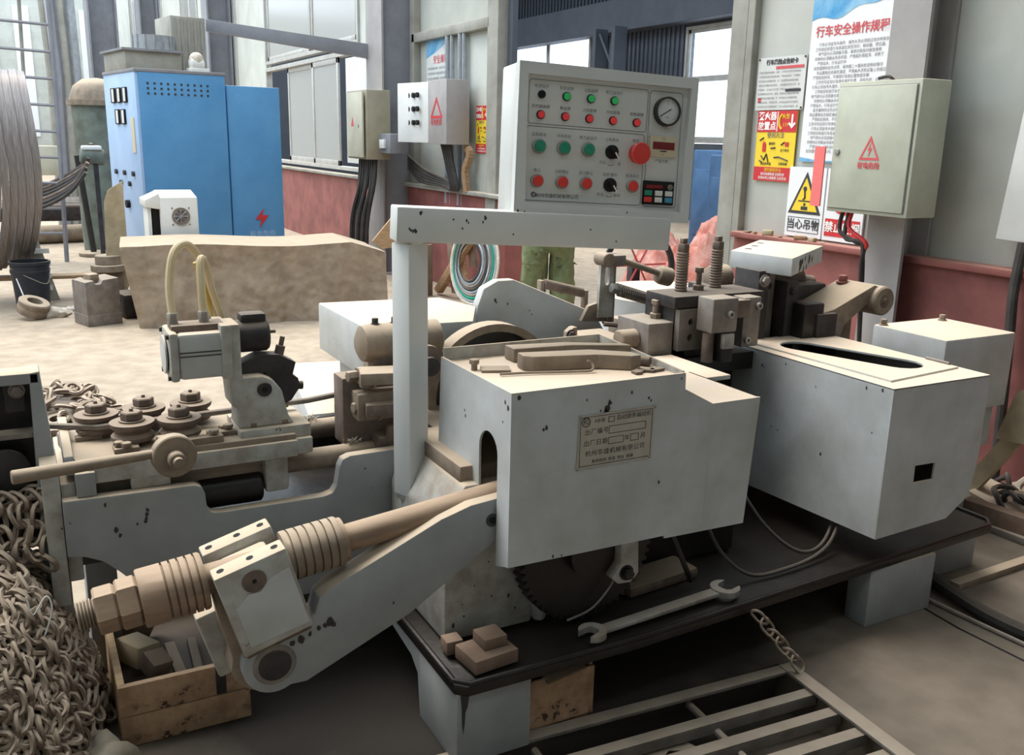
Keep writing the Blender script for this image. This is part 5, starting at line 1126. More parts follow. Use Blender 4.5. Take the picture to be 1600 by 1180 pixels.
# strip coil at the left edge
sc_ = thing('strip_coil', 'big hanging coil of grey steel strip at the left edge', 'coil', (-.35, 9.3, .3))
for k in range(14):
    x0 = .215-.062*k; rz = .86-.006*abs(k-4)+.01*math.sin(k*2.1); ry = .52+.01*math.sin(k*1.7); cz = 1.14; b = B(); n = 44; dx = .030; vs = []; fs = []
    for i in range(n):
        a = 2*math.pi*i/n; low = max(0, -math.sin(a)); xx = x0-low**2*.16*(1-.03*k) - low*low*(.0+.02*math.sin(k*3)); sh_ = -.06*max(0, math.sin(a)-.2)
        for (ddx, sr) in ((-dx, 1), (dx, 1), (dx, .93), (-dx, .93)):
            e_ = (1-.25*low) if sr == 1 else (1-.25*low)
            vs.append((xx+ddx*e_+sh_, 9.4+ry*sr*math.cos(a), cz+rz*sr*math.sin(a)))
    for i in range(n):
        for q in range(4): fs.append((i*4+q, i*4+(q+1) % 4, ((i+1) % n)*4+(q+1) % 4, ((i+1) % n)*4+q))
    b.add(vs, fs); part('band', b, 'coil_steel', sc_, smooth=50)
part('mandrel', B().cyl((-1.0, 9.4, 1.88), (.2, 9.4, 1.88), .05, seg=12), 'steel_dark', sc_); part('mandrel_post', B().box((-1.05, 9.3, 0), (-.95, 9.5, 1.95)), 'steel_dark', sc_)
cr_ = thing('coil_cradle', 'small pale cradle under the coil of strip', 'cradle', (.1, 9.3, 0)); part('frame', B().prism([(.02,0),(.08,.55),(.16,.58),(.30,0)], 'xz', 9.25, 9.4, .005), 'wall_frame', cr_)
for k in range(4): part('slat', B().box((.06, 9.22, .1+k*.11), (.25, 9.25, .14+k*.11)), 'white', cr_)
# ladder frame, tank, small far things
ld = thing('steel_ladder', 'tall grey steel ladder frame behind the coil', 'ladder', (.3, 12, 0))
part('rail', B().tube([(.50, 12, 0), (.545, 12, 1.5), (.59, 12, 4.0)], .028, 6), 'column_grey', ld); part('rail', B().tube([(-.25, 12, 0), (-.1, 12, 1.5), (.0, 12, 4.0)], .028, 6), 'column_grey', ld); part('rail', B().tube([(.18, 12.1, 0), (.32, 12.1, 4.0)], .022, 6), 'wall_frame', ld)
for k in range(13): part('rung', B().tube([(-.2+.02*k, 12, .35+k*.285), (.52+.006*k, 12, .33+k*.285)], .018, 6), 'column_grey', ld)
tk_ = thing('pressure_tank', 'dusty green pressure tank with domed top behind the blue cabinet', 'tank', (1.05, 13, 0))
part('shell', B().lathe([(.05,0),(.30,.02),(.31,.3),(.31,1.83)], (1.06, 13, 0), (0,0,1), 28), 'tank_green', tk_); part('dome', B().lathe([(.33,1.83),(.32,1.88),(.27,2.02),(.16,2.10),(.02,2.12)], (1.06, 13, 0), (0,0,1), 28), 'steel_dusty', tk_); part('flange_ring', B().lathe([(.30,1.79),(.36,1.79),(.36,1.85),(.30,1.85)], (1.06, 13, 0), (0,0,1), 28, closed=True), 'steel_dusty', tk_)
mm = thing('small_motor', 'small dark motor with white cap beside the tank', 'motor', (.95, 11.6, .9)); part('body', B().cyl((.72, 11.7, 1.22), (.98, 11.7, 1.2), .09, seg=16, bev=.02), 'tank_green', mm); part('cap', B().box((.74, 11.62, 1.28), (.95, 11.78, 1.33), .02), 'white', mm); part('stand', B().box((.85, 11.65, 0), (.90, 11.75, 1.12)), 'steel_dark', mm)
for k in range(4): tag(part('vertical_pipe', B().tube([(.62+.10*k, 15.5, 0), (.66+.12*k, 15.5, 2.2), (.58+.13*k, 15.5, 5)], .04+.008*k, 7), ['wall_frame', 'column_grey', 'wall_frame', 'galv'][k]), ['leftmost and thinnest of the pale pipes behind the tank', 'darker grey pipe second from the left behind the tank', 'pale pipe third from the left behind the tank', 'thick galvanised pipe rightmost behind the tank'][k], 'pipe', 'tall pipes behind the tank')
tag(part('grey_panel_box', B().box((.34, 12.9, .95), (.56, 13.1, 1.3), .01), 'cream'), 'cream instrument box between the ladder and the tank', 'box')
# timber pallet, cable coils behind the post
sp_ = thing('cable_coil', 'leaning coil of grey and green cable behind the console arm', 'cable coil', (3.5, 7.36, 0))
for k in range(9):
    R0 = .20+.027*k; pts = []
    for i in range(37):
        a = 2*math.pi*i/36; p_ = V((3.50, 7.36-.012*k, .45)) + V((.34,-.42,.06))*R0*math.cos(a) + V((.14,.25,.92))*R0*math.sin(a)*.9; pts.append((p_.x, p_.y, max(.02, p_.z)))
    part('loop', B().tube(pts[:-1], .013 if k != 6 else .015, 6, closed=True), ['cable', 'galv', 'steel_mid', 'cable', 'galv', 'steel_mid', 'green_btn', 'galv', 'rag'][k], sp_)
pt = thing('timber_pallet', 'leaning timber pallet behind the console post', 'pallet', (3.65, 7.8, 0))
part('long_board', B().prism([(8.30,.02),(8.40,.05),(7.42,.84),(7.35,.78)], 'yz', 3.60, 3.66, .004), 'wood', pt)
for k in range(4): part('cross_board', B().prism([(8.0-.2*k,.06+.15*k),(8.12-.2*k,.05+.15*k),(8.25-.2*k,.55+.09*k),(8.13-.2*k,.60+.09*k)], 'yz', 3.67, 3.70, .003), ['wood_red', 'wood'][k % 2], pt)
# red tarpaulin heap and blue things in the doorway
def cloth(c, L, W, Hh, seed, T=None):
    random.seed(seed); nx = ny = 40; vs = []; fs = []; ph = [random.uniform(0, 6.3) for _ in range(8)]
    for i in range(nx+1):
        for j_ in range(ny+1):
            u, v = i/nx*2-1, j_/ny*2-1; d_ = min(1, math.hypot(u, v)); h = Hh*max(0, (1-d_**2.2))**.6 if d_ < 1 else 0
            f_ = .05*math.sin(u*9+4*v+ph[0])+.05*math.sin(v*14-u*6+ph[1])+.04*math.sin(u*23+ph[2]+v*9)+.03*math.sin(v*31+u*17+ph[5])
            vs.append((c[0]+u*L*(1+.06*math.sin(v*5+ph[3])), c[1]+v*W*(1+.06*math.sin(u*6+ph[4])), max(c[2]+.004, c[2]+h*(1+f_*.8))))
    for i in range(nx):
        for j_ in range(ny): fs.append((i*(ny+1)+j_, (i+1)*(ny+1)+j_, (i+1)*(ny+1)+j_+1, i*(ny+1)+j_+1))
    return B().add(vs, fs)
tag(part('red_tarpaulin', cloth((4.45, 5.12, 0), .45, .43, .98, 4), 'red_tarp', smooth=70), 'crumpled red tarpaulin heap in the doorway behind the machine head', 'tarpaulin')
tag(part('orange_sheet', cloth((4.55, 5.95, 0), .4, .40, .76, 9), 'red_tarp', smooth=70), 'lower orange red plastic sheet left of the tarpaulin heap', 'plastic sheet')
for k, (x_, y_, hh, w__) in enumerate(((7.2, 8.2, 1.38, 1.0), (8.2, 9.7, 1.42, 1.1))):
    o = thing('blue_machine', ['blue machine cabinet in the adjoining bay nearest the doorway', 'blue machine cabinet farther back in the adjoining bay'][k], 'machine', (x_, y_, 0)); part('body', B().box((x_, y_-w__/2, 0), (x_+.8, y_+w__/2, hh), .02), 'blue_machine', o)
    for q in range(2): part('door', B().box((x_-.015, y_-w__/2+.06+q*w__*.47, .2+.1*q), (x_, y_-w__/2+.05+w__*.42+q*w__*.47, hh-.25), .006), 'blue_machine', o)
    part('dark_window', B().box((x_-.02, y_-.3, .25), (x_-.014, y_+.1, .6)), 'steel_dark', o)
tag(part('sheet_metal', B().prism([(4.62,1.10),(5.2,1.17),(5.2,1.22),(4.62,1.16)], 'yz', 4.95, 5.3), 'paint_grey'), 'pale grey sheet lying over junk beside the doorway jamb', 'sheet')
tag(part('junk_pile', lump((5.3, 5.2, 0), .36, 12, (.8, 1, 2.6), 20), 'steel_brown', smooth=60), 'dark heap of workshop junk under the pale grey sheet', 'junk')
o = thing('spoked_wheel', 'dark spoked wheel standing in the doorway behind the push rod', 'spoked wheel', (3.32, 4.6, 0)); part('rim', B().lathe([(.19,0),(.22,0),(.22,.03),(.19,.03)], (3.32, 4.6, .78), (-.3,-1,.2), 28, closed=True), 'steel_dark', o)  # plain spoked wheel, carries no cable
for a in range(0, 180, 60): part('spoke', B().tube([(3.32-.2*math.cos(R(a)), 4.6, .78-.2*math.sin(R(a))), (3.32+.2*math.cos(R(a)), 4.6, .78+.2*math.sin(R(a)))], .006, 5), 'red_print', o)
part('axle_stand', B().box((3.29, 4.62, 0), (3.35, 4.68, .8), .005), 'steel_dark', o)
tag(part('white_drum', B().cyl((2.55, 3.35, .0), (2.55, 3.35, .86), .28, seg=28, bev=.02), 'paint'), 'pale round housing behind the coil spring', 'housing')

# ================================================================== PERSON
def skin_mesh(name, verts, edges, radii, mt, parent, sub=2, root=0):
    me = bpy.data.meshes.new(name); me.from_pydata([tuple(v) for v in verts], edges, []); ob = bpy.data.objects.new(name, me); col.objects.link(ob)
    md = ob.modifiers.new('skin', 'SKIN'); md.use_smooth_shade = True
    sv = me.skin_vertices[0].data
    for i, r_ in enumerate(radii): sv[i].radius = (r_, r_) if not isinstance(r_, tuple) else r_; sv[i].use_root = (i == root)
    ss = ob.modifiers.new('sub', 'SUBSURF'); ss.levels = sub; ss.render_levels = sub
    dg = bpy.context.evaluated_depsgraph_get(); ev = ob.evaluated_get(dg).to_mesh()
    b = B().add([v.co.copy() for v in ev.vertices], [tuple(p.vertices) for p in ev.polygons])
    ob.evaluated_get(dg).to_mesh_clear(); bpy.data.objects.remove(ob)
    return part(name, b, mt, parent, smooth=180)
PT = TR(3.42, 5.85, 155)
pp = lambda *c: PT @ V(c)
ps = thing('person', 'person in green work trousers and jacket standing behind the control console', 'person', (3.42, 5.85, 0))
bv = [(0,0,.95),(0,.01,1.12),(0,.02,1.30),(0,.01,1.42),(0,0,1.50),(0,-.01,1.58),(0,-.02,1.66)]
be = [(i, i+1) for i in range(6)]; br = [(.14,.11),(.13,.10),(.15,.11),(.12,.09),(.05,.05),(.075,.085),(.07,.08)]
def addc(v, e, r, start, pts):
    p_ = start
    for c, rr in pts: v.append(c); r.append(rr); e.append((p_, len(v)-1)); p_ = len(v)-1
for s in (-1, 1):
    addc(bv, be, br, 3, [((.18*s,.01,1.39), .06), ((.235*s,.02,1.12), .043), ((.22*s,-.10,.92), .032), ((.205*s,-.15,.85), .03)])
    h0 = len(bv)-1
    for k in range(4): addc(bv, be, br, h0, [(((.19+.016*k)*s,-.18,.79-.004*abs(k-1.5)), .009), (((.188+.015*k)*s,-.17,.745+.01*abs(k-1.5)), .008)])
    addc(bv, be, br, h0, [((.175*s,-.17,.81), .010), ((.165*s,-.185,.785), .009)])
    addc(bv, be, br, 0, [((.095*s,0,.88), .085), ((.115*s,-.01,.50), .055), ((.125*s,.02,.10), .042), ((.13*s,-.06,.04), .035), ((.135*s,-.13,.03), .025)])
skin_mesh('body', [pp(*c) for c in bv], be, br, 'skin', ps)
tv = [(0,0,.98),(0,0,.90)]; te = [(0,1)]; tr_ = [(.165,.135),(.155,.13)]
for s in (-1, 1): addc(tv, te, tr_, 1, [((.095*s,0,.78), (.112,.11)), ((.105*s,-.015,.50), (.100,.10)), ((.118*s,.01,.25), (.088,.09)), ((.13*s,.015,.08), (.078,.082))])
tro = skin_mesh('trousers', [pp(*c) for c in tv], te, tr_, 'green_cloth', ps, 4)
from mathutils import noise as mn
for v in tro.data.vertices:
    c = v.co; d_ = .030*mn.noise((c.x*9, c.y*9, c.z*5)) + .016*abs(mn.noise((c.x*22, c.y*22, c.z*12+3))); n_ = V((c.x, c.y, 0)); v.co = c + v.normal*d_
jv = [(0,0,.90),(0,.01,1.12),(0,.02,1.30),(0,.01,1.43)]; je = [(0,1),(1,2),(2,3)]; jr = [(.175,.14),(.165,.13),(.18,.135),(.12,.10)]
for s in (-1, 1): addc(jv, je, jr, 3, [((.19*s,.01,1.39), .075), ((.24*s,.02,1.12), .062), ((.222*s,-.09,.94), .052)])
skin_mesh('jacket', [pp(*c) for c in jv], je, jr, 'green_cloth', ps)
hb_ = B(PT).sphere((0,.005,1.66), .095, 18, 12, (.9,1.05,1.05)); hb_.v = [v if True else v for v in hb_.v]
part('hair', B(PT).lathe([(.095,-.02),(.10,.03),(.085,.075),(.05,.10),(.01,.105)], (0,.012,1.66), (0,.15,1), 18), 'hair', ps)
part('nose', B(PT).sphere((0,-.115,1.60), .016, 8, 6, (.8,1.1,1.3)), 'skin', ps); part('mouth', B(PT).box((-.02,-.106,1.556), (.02,-.10,1.562)), 'red_dado', ps)
for s in (-1, 1):
    part('eye', B(PT).sphere((.03*s,-.098,1.63), .009, 8, 6), 'black', ps); part('ear', B(PT).sphere((.082*s,-.005,1.61), .022, 8, 6, (.4,.8,1.3)), 'skin', ps)
    part('shoe', B(PT).box((.085*s if s > 0 else -.175, -.20, 0), (.175*s if s > 0 else -.085, .07, .085), .03), 'rubber', ps)

# ================================================================== TOOLS ON THE GUARD
t_ = thing('clamp_jaw', 'rear one of two heavy dusty steel jaws on top of the centre guard', 'tool', (1.29, 2.08, .928)); part('bar', B().prism([(1.13,2.10),(1.13,2.155),(1.30,2.125),(1.445,2.05),(1.45,2.02),(1.30,2.085)], 'xy', .929, .966, .003), 'steel_dusty', t_)
t_ = thing('clamp_jaw', 'front one of two heavy dusty steel jaws on top of the centre guard', 'tool', (1.25, 2.0, .928)); part('bar', B().prism([(1.11,2.015),(1.115,2.055),(1.31,2.015),(1.40,1.945),(1.40,1.905),(1.37,1.905),(1.30,1.955),(1.13,1.995)], 'xy', .929, .968, .004), 'steel_dusty', t_)
tag(part('wire_hook', B().tube(curve([(1.03, 1.985, .934), (1.10, 1.972, .934), (1.22, 1.935, .934), (1.262, 1.925, .936), (1.268, 1.935, .950), (1.258, 1.94, .958)], 6), .0035, 6), 'steel_dusty'), 'thin bent wire hook lying in front of the steel jaws', 'hook')
hp = B(TR(1.045, 2.045, -22)).box((-.035, -.025, .929), (.04, .025, .935), .001); tag(part('shim_plate', hp, 'steel_dusty'), 'flat square shim plate at the left of the steel jaws', 'plate')
tag(part('small_bolt', B().cyl((1.00, 2.07, .929), (1.0, 2.07, .945), .008, seg=10).hexn((1.0, 2.07, .945), (0,0,1), .014, .012), 'steel_dusty'), 'small upright bolt in the rear left corner of the guard top', 'bolt')
tag(part('round_stub', B().cyl((1.415, 1.965, .942), (1.445, 1.925, .942), .013, seg=14, bev=.002), 'steel_brown'), 'short round stub in the right corner of the guard top', 'stub')
for k in range(5):
    tag(part('steel_chip', B().box((1.355+k*.017, 1.86+.012*(k % 2), .929), (1.375+k*.017, 1.885+.01*(k % 3), .936), .001, rot=(0, 0, 25*k)), 'steel_brown'), 'small flat steel offcut at the right front of the guard top', 'offcut', 'offcuts on the guard top')

# ================================================================== TRAY ITEMS
def wrench():
    b = []; n = []
    def jaw(cx, cy, r_, a0, gap, depth):
        pts = []
        for i in range(25):
            a = R(a0+gap/2+(360-gap)*i/24); pts.append((cx+r_*math.cos(a), cy+r_*math.sin(a)))
        d_ = V((math.cos(R(a0)), math.sin(R(a0)))); q = V((-d_.y, d_.x)); c = V((cx, cy)); hw = r_*math.sin(R(gap/2))*.92
        pts += [tuple(c+d_*(-depth*.2)-q*hw), tuple(c+d_*(-depth)-q*hw*.6), tuple(c+d_*(-depth)+q*hw*.6), tuple(c+d_*(-depth*.2)+q*hw)]
        return pts
    return jaw
wj = wrench()
wr_ = thing('spanner', 'big double ended open spanner lying on the black tray', 'spanner', (1.47, 1.84, .24))
a0_ = V((1.235, 1.825)); a1_ = V((1.715, 1.865)); d_ = (a1_-a0_).normalized(); angd = math.degrees(math.atan2(d_.y, d_.x)); n_ = V((-d_.y, d_.x))
part('handle', B().prism([tuple(a0_+d_*.03-n_*.016), tuple(a1_-d_*.025-n_*.018), tuple(a1_-d_*.025+n_*.018), tuple(a0_+d_*.03+n_*.016)], 'xy', .245, .258, .003), 'steel_bright', wr_)
part('jaw', B().prism(wj(a1_.x, a1_.y, .043, angd+12, 70, .014), 'xy', .243, .261), 'steel_bright', wr_); part('jaw', B().prism(wj(a0_.x, a0_.y, .038, angd+192, 66, .012), 'xy', .243, .261), 'steel_bright', wr_)
for i, (lo, hi, lab) in enumerate((((.875, 1.80, .238), (1.0, 1.90, .275), 'larger brown wooden block on the tray corner'), ((.92, 1.83, .2755), (.985, 1.895, .305), 'small wooden block on top of the larger one at the tray corner'), ((.855, 1.905, .238), (.90, 1.95, .275), 'wooden offcut behind the blocks at the tray corner'))):
    tag(part('wood_block', B().box(lo, hi, .003, rot=(0, 0, 6-4*i)), 'wood_red'), lab, 'block')
cb = thing('parts_carton', 'battered brown carton under the tray behind the left leg', 'carton', (1.16, 1.9, 0))
part('front_side', B().box((1.05, 1.835, 0), (1.255, 1.845, .145), .002), 'wood_old', cb); part('back_side', B().box((1.05, 2.0, 0), (1.255, 2.01, .13), .002), 'wood_old', cb)
part('side', B().box((1.05, 1.845, 0), (1.06, 2.0, .14), .002), 'wood_old', cb); part('side', B().box((1.245, 1.845, 0), (1.255, 2.0, .15), .002), 'wood_old', cb); part('bottom', B().box((1.05, 1.835, 0), (1.255, 2.01, .005)), 'wood_old', cb)
part('flap', B().box((1.10, 1.82, .150), (1.22, 1.93, .156), .002, rot=(6, -8, 0)), 'wood_red', cb)

# ================================================================== WOODEN CRATE
ct = thing('wooden_crate', 'stained wooden crate of metal parts beside the chain heap', 'crate', (.27, 2.5, 0))
X0, X1, Y0, Y1, HC = .112, .43, 2.222, 2.83, .172
for k in range(2):
    z0, z1 = k*HC/2+.002, (k+1)*HC/2-.001
    part('plank', B().box((X0, Y0, z0), (X1, Y0+.018, z1), .0015), 'wood_old', ct); part('plank', B().box((X0, Y1-.018, z0), (X1, Y1, z1), .0015), 'wood_light', ct)
    part('plank', B().box((X0, Y0+.018, z0), (X0+.018, Y1-.018, z1), .0015), 'wood_light', ct); part('plank', B().box((X1-.018, Y0+.018, z0), (X1, Y1-.018, z1), .0015), 'wood_light', ct)
part('bottom', B().box((X0+.018, Y0+.018, .0), (X1-.018, Y1-.018, .012)), 'wood', ct)
part('strap', B().box((.345, Y0-.002, .09), (.37, Y0, .173)), 'steel_dark', ct, smooth=0)
blk = B(TR(.215, 2.38, 25, .0)).box((-.025, -.03, .10), (.035, .03, .15), .004, rot=(20, 10, 0)); o = tag(part('die_cube', blk, 'steel_brown'), 'small brown cube with a hole lying in the crate', 'cube')
for k, (lo, hi, rz) in enumerate((((.22, 2.30, .05), (.25, 2.55, .075), 10), ((.27, 2.28, .04), (.30, 2.60, .06), 2), ((.32, 2.28, .04), (.345, 2.6, .06), -3), ((.15, 2.45, .08), (.22, 2.55, .14), 30), ((.17, 2.62, .08), (.25, 2.72, .13), -20), ((.15, 2.30, .03), (.19, 2.36, .07), 15))):
    tag(part('metal_part', B().box(lo, hi, .003, rot=(0, 3*k, rz)), ['steel_dusty', 'steel_dusty', 'steel_brown', 'card', 'steel_dusty', 'steel_dark'][k]), ['flat dusty bar lying along the middle of the crate', 'straight dusty bar in the crate next to the flat bar', 'brown bar at the right of the crate', 'pale packet at the left side of the crate', 'dusty block at the far end of the crate', 'dark block in the near left corner of the crate'][k], 'metal part')
part('parts_fill', B().box((X0+.02, Y0+.02, .012), (X1-.02, Y1-.02, .04), .01), 'steel_dark', ct)

# ================================================================== CHAINS
def link_b(L, Wd, r, n=5, seg=5):
    pts = []; h = L/2-Wd/2
    for s in (1, -1):
        for i in range(n+1):
            a = R(-90+180*i/n); pts.append(V((s*(h+Wd/2*math.cos(a)), s*Wd/2*math.sin(a), 0)))
    return B().tube(pts, r, seg, closed=True)
LB = link_b(.058, .037, .0064); LM = mesh_of(LB, 'chain_link', 'chain_rust', V((0,0,0)), 60)
LB2 = link_b(.085, .055, .0095); LM2 = mesh_of(LB2, 'chain_link_large', 'chain_rust', V((0,0,0)), 60)
def orient(t, n, roll):
    t = t.normalized(); n = (n - t*n.dot(t)); n = n.normalized() if n.length > 1e-5 else t.orthogonal().normalized(); y = n.cross(t)
    M = Matrix((t, y, n)).transposed().to_4x4(); return M @ Matrix.Rotation(roll, 4, 'X')
def put_link(parent, p, t, n, roll, me):
    o = bpy.data.objects.new('link', me); col.objects.link(o); o.parent = parent; M = orient(t, n, roll); M.translation = p - ORG[parent]; o.matrix_local = M; return o
random.seed(21)
HX, HY, RX, RY, HH = -.19, 2.42, .285, .42, .50
def hz(x, y):
    r_ = math.hypot((x-HX)/RX, (y-HY)/RY); lump_ = 1+.06*math.sin(x*31)*math.sin(y*27)+.05*math.sin(x*17+y*23)
    return HH*max(0, 1-r_**2.6)**.75*lump_ if r_ < 1 else 0
def hn(x, y):
    e = .01; return V((hz(x-e, y)-hz(x+e, y), hz(x, y-e)-hz(x, y+e), 2*e)).normalized()
heap = thing('chain_heap', 'big heap of rusty steel chain on the floor at the left', 'chain heap', (HX, HY, 0))
# core of the heap plus the countless links lying deeper
fill = B(); core = []
nU, nV = 40, 26
for i in range(nU):
    a = 2*math.pi*i/nU
    for j_ in range(nV):
        q = j_/(nV-1); x_, y_ = HX+RX*q*math.cos(a)*.985, HY+RY*q*math.sin(a)*.985; core.append((x_, y_, max(0, hz(x_, y_)-.022)))
cf = []
for i in range(nU):
    for j_ in range(nV-1): cf.append((i*nV+j_, i*nV+j_+1, ((i+1) % nU)*nV+j_+1, ((i+1) % nU)*nV+j_))
o = part('heap_core', B().add(core, cf), 'steel_dark', heap, smooth=60); o['kind'] = 'stuff'
for k in range(1000):
    a = random.uniform(math.pi*.95, 2.12*math.pi); q = random.random()**.45; x_, y_ = HX+RX*q*math.cos(a), HY+RY*q*math.sin(a)
    p_ = V((x_, y_, max(.006, hz(x_, y_)-random.uniform(.0, .02)))); t = V((random.uniform(-1,1), random.uniform(-1,1), random.uniform(-.6,.6))); n_ = hn(x_, y_)
    M = orient(t - n_*t.dot(n_)*.7, n_, random.uniform(-.9, .9)); M.translation = p_; fill.add([M @ v for v in LB.v], LB.f)
o = part('buried_links', fill, 'chain_rust', heap, smooth=60); o['kind'] = 'stuff'
cnt = 0
def strand(pts, parent, me, pitch, surf=True, lift=.008, lim=300):
    global cnt
    c = curve(pts, 12); d = 0; last = c[0]; k = 0; acc = [c[0]]
    for p_ in c[1:]:
        d += (p_-last).length; last = p_
        if d >= pitch: acc.append(p_); d = 0
    for i in range(len(acc)-1):
        if cnt >= lim: return
        p_ = (acc[i]+acc[i+1])/2; t = acc[i+1]-acc[i]; n_ = hn(p_.x, p_.y) if surf else V((0,-1,.3))
        put_link(parent, p_, t, n_, R(38 if i % 2 else -42)+random.uniform(-.2, .2), me); cnt += 1
for s_ in range(17):
    a = R(random.uniform(195, 345)); x_, y_ = HX+.12*math.cos(a)*random.random(), HY-.12*random.random(); dr = a+random.uniform(-.3, .3); pts = []
    for k in range(14):
        pts.append(V((x_, y_, hz(x_, y_)+.008))); dr += random.uniform(-.5, .5)+(.25*(a-dr)); x_ += .04*math.cos(dr); y_ += .04*math.sin(dr)
        if hz(x_, y_) <= .012: break
    if len(pts) > 3: strand(pts, heap, LM, .041, lim=255)
# chain drawn over the stand rail down to the heap
for k in range(5):
    x_ = -.11+.030*k+.01*math.sin(k*3); strand([V((x_-.05, 2.46, .62+.01*math.sin(k*2))), V((x_, 2.42, .625)), V((x_+.016*math.sin(k*1.7)+.01, 2.395, .57)), V((x_+.025*math.cos(k), 2.375, .51)), V((x_+.03*math.sin(k*2.3), 2.36, .46))], heap, LM, .041, False, lim=300)
# heap of heavier chain behind the stand
h2 = thing('chain_heap', 'smaller heap of heavy chain behind the straightener rollers', 'chain heap', (.15, 4.5, 0))
def hz2(x, y):
    r_ = math.hypot((x-.12)/.34, (y-4.55)/.5); return .36*max(0, 1-r_**2)**.7 if r_ < 1 else 0
for k in range(190):
    a = random.uniform(0, 6.283); q = random.random()**.5*.98; x_, y_ = .12+.34*q*math.cos(a), 4.55+.5*q*math.sin(a)
    put_link(h2, V((x_, y_, max(.012, hz2(x_, y_)-random.uniform(0, .06)))), V((random.uniform(-1,1), random.uniform(-.6,.6), random.uniform(-.35,.35))), V((random.uniform(-.5,.5), random.uniform(-.5,.5), 1)), random.uniform(-.8, .8), LM2)
core = []; cf = []
for i in range(24):
    a = 2*math.pi*i/24
    for j_ in range(10):
        q = j_/9; x_, y_ = .12+.34*q*math.cos(a), 4.55+.5*q*math.sin(a); core.append((x_, y_, max(0, hz2(x_, y_)-.05)))
for i in range(24):
    for j_ in range(9): cf.append((i*10+j_, i*10+j_+1, ((i+1) % 24)*10+j_+1, ((i+1) % 24)*10+j_))
o = part('heap_core', B().add(core, cf), 'steel_dark', h2, smooth=60); o['kind'] = 'stuff'
# white wire on the heap
tag(part('bent_wire', B().tube(curve([(-.115, 2.215, .33), (-.09, 2.22, .365), (-.05, 2.215, .345), (-.03, 2.215, .36), (-.01, 2.22, .42), (-.02, 2.225, .45), (-.05, 2.225, .41), (-.06, 2.23, .455)], 7), .0022, 5), 'white'), 'thin white bent wire lying on the chain heap', 'wire')
# chain from the tray to the grating
hc = thing('hanging_chain', 'short rusty chain hanging from the tray edge to the floor grating', 'chain', (1.83, 1.74, .02))
LB3 = link_b(.062, .034, .0042); LM3 = mesh_of(LB3, 'chain_link_long', 'chain_rust', V((0,0,0)), 60)
c0, c1_ = V((1.742, 1.762, .222)), V((1.905, 1.725, .022))
for k in range(6):
    p_ = c0.lerp(c1_, (k+.5)/6); put_link(hc, p_, c1_-c0, V((.3,-1,.4)), R(10 if k % 2 else 88), LM3)

# ================================================================== FLOOR GRATING
gr = thing('floor_grating', 'steel floor grating of flat bars over the pit in the foreground', 'grating', (1.1, 1.4, 0))
GT = TR(1.905, 1.765, -3.6)
def gbar(lo, hi, name='bar', bev=.002): return part(name, B(GT).box(lo, hi, bev), 'steel_mid', gr)
gbar((-1.62, -.022, -.003), (0, .016, .008), 'frame_bar'); gbar((-.035, -.85, .001), (.012, .012, .012), 'frame_bar')
for k in range(7):
    y_ = -.115-.098*k; gbar((-1.60, y_-.019, -.006), (-.02, y_+.017, -.001)); part('bar_web', B(GT).box((-1.60, y_-.019, -.035), (-.02, y_-.016, -.006)), 'steel_mid', gr)
for x_ in (-.36, -.85, -1.3): part('tie_rod', B(GT).cyl((x_, -.80, -.04), (x_, 0, -.03), .011, seg=10), 'steel_mid', gr)
tag(part('bent_plate', B(TR(1.38, 1.665, -6)).prism([(-.10,-.02),(-.03,-.03),(.0,-.005),(.04,-.02),(.08,-.02),(.06,.025),(-.05,.03)], 'xy', -.045, -.042), 'steel_mid'), 'bent scrap plate lying in the pit under the grating bars', 'plate')

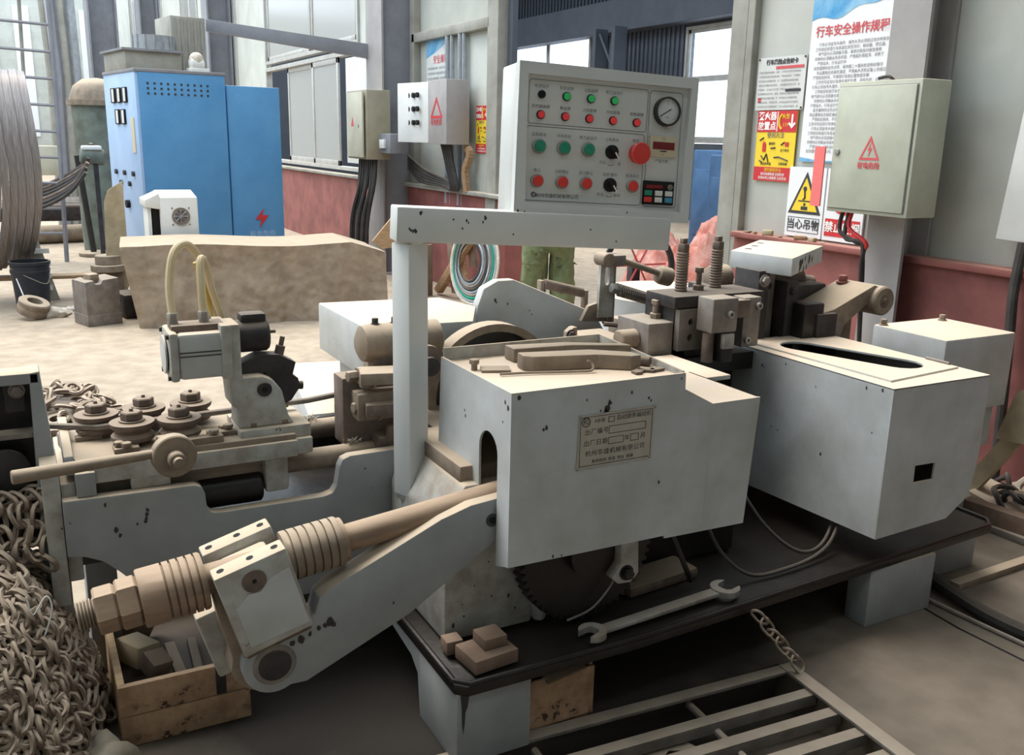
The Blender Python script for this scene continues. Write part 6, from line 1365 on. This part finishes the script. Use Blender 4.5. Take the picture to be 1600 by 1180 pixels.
# ================================================================== RIGHT FLOOR CLUTTER, SACK
tag(part('sack', lump((.06, 2.17, 0), .10, 8, (.75, .5, .55), 18), 'sack', smooth=70), 'pale cloth sack corner at the foot of the crate', 'sack')
tag(part('floor_hose', B().tube(curve([(2.75, 2.02, .03), (2.735, 1.93, .03), (2.70, 1.80, .032), (2.68, 1.65, .03), (2.70, 1.45, .03), (2.75, 1.1, .03)], 8), .026, 10), 'rubber'), 'thick black hose curving over the floor by the right legs', 'hose')
tag(part('floor_conduit', B().tube(curve([(2.635, 1.89, .008), (2.645, 1.7, .008), (2.66, 1.5, .008), (2.69, 1.0, .008)], 6), .008, 8), 'steel_mid'), 'thin steel conduit along the floor beside the black hose', 'conduit')
tag(part('angle_bar', B().box((2.80, 1.885, 0), (3.45, 1.925, .025), .003, rot=(0, 0, 2)), 'steel_dusty'), 'angle bar lying on the floor at the right edge', 'bar')
tag(part('floor_plate', B().box((3.38, 1.5, 0), (3.44, 2.22, .03), .004, rot=(0, 0, 3)), 'steel_mid'), 'narrow steel strip on the floor below the plank', 'strip')
tag(part('plank', B().box((3.40, 1.7, .0), (3.46, 2.30, .10), .004, rot=(0, 0, 8)), 'wood_red'), 'pinkish plank on edge in front of the rubble at the right wall', 'plank')
tag(part('leaning_board', B().prism([(2.05,.36),(2.30,.34),(2.24,.55),(2.05,.70)], 'yz', 3.52, 3.55), 'card'), 'grey wooden board leaning by the motor cover at the right edge', 'board')
tag(part('leaning_board', B().prism([(2.42,.0),(2.50,.0),(2.27,.38),(2.20,.36)], 'yz', 3.56, 3.59), 'card'), 'narrow pale board leaning below the grey board at the right edge', 'board')
for k in range(9):
    a = random.uniform(0, 6.28); c_ = V((3.62+random.uniform(-.1, .12), 2.12+random.uniform(-.15, .25), .06+random.uniform(0, .06))); rr = random.uniform(.05, .09)
    n1 = V((random.uniform(-1,1), random.uniform(-1,1), random.uniform(.2,1))).normalized(); Mx = axmat(n1)
    pts = [c_ + Mx @ V((rr*math.cos(R(t*20)), rr*math.sin(R(t*20)), .01*math.sin(t))) for t in range(18)]
    tag(part('hose_ring', B().tube(pts, .012, 6, closed=True), ['cable', 'rag', 'steel_dark'][k % 3]), 'small coil of hose in the rubble at the foot of the red wall', 'hose', 'hose coils by the red wall')
tag(part('rubble_heap', lump((3.68, 2.2, 0), .2, 15, (.9, 1.3, .45), 18), 'steel_dusty', smooth=60), 'low dusty rubble heap at the foot of the red wall', 'rubble')
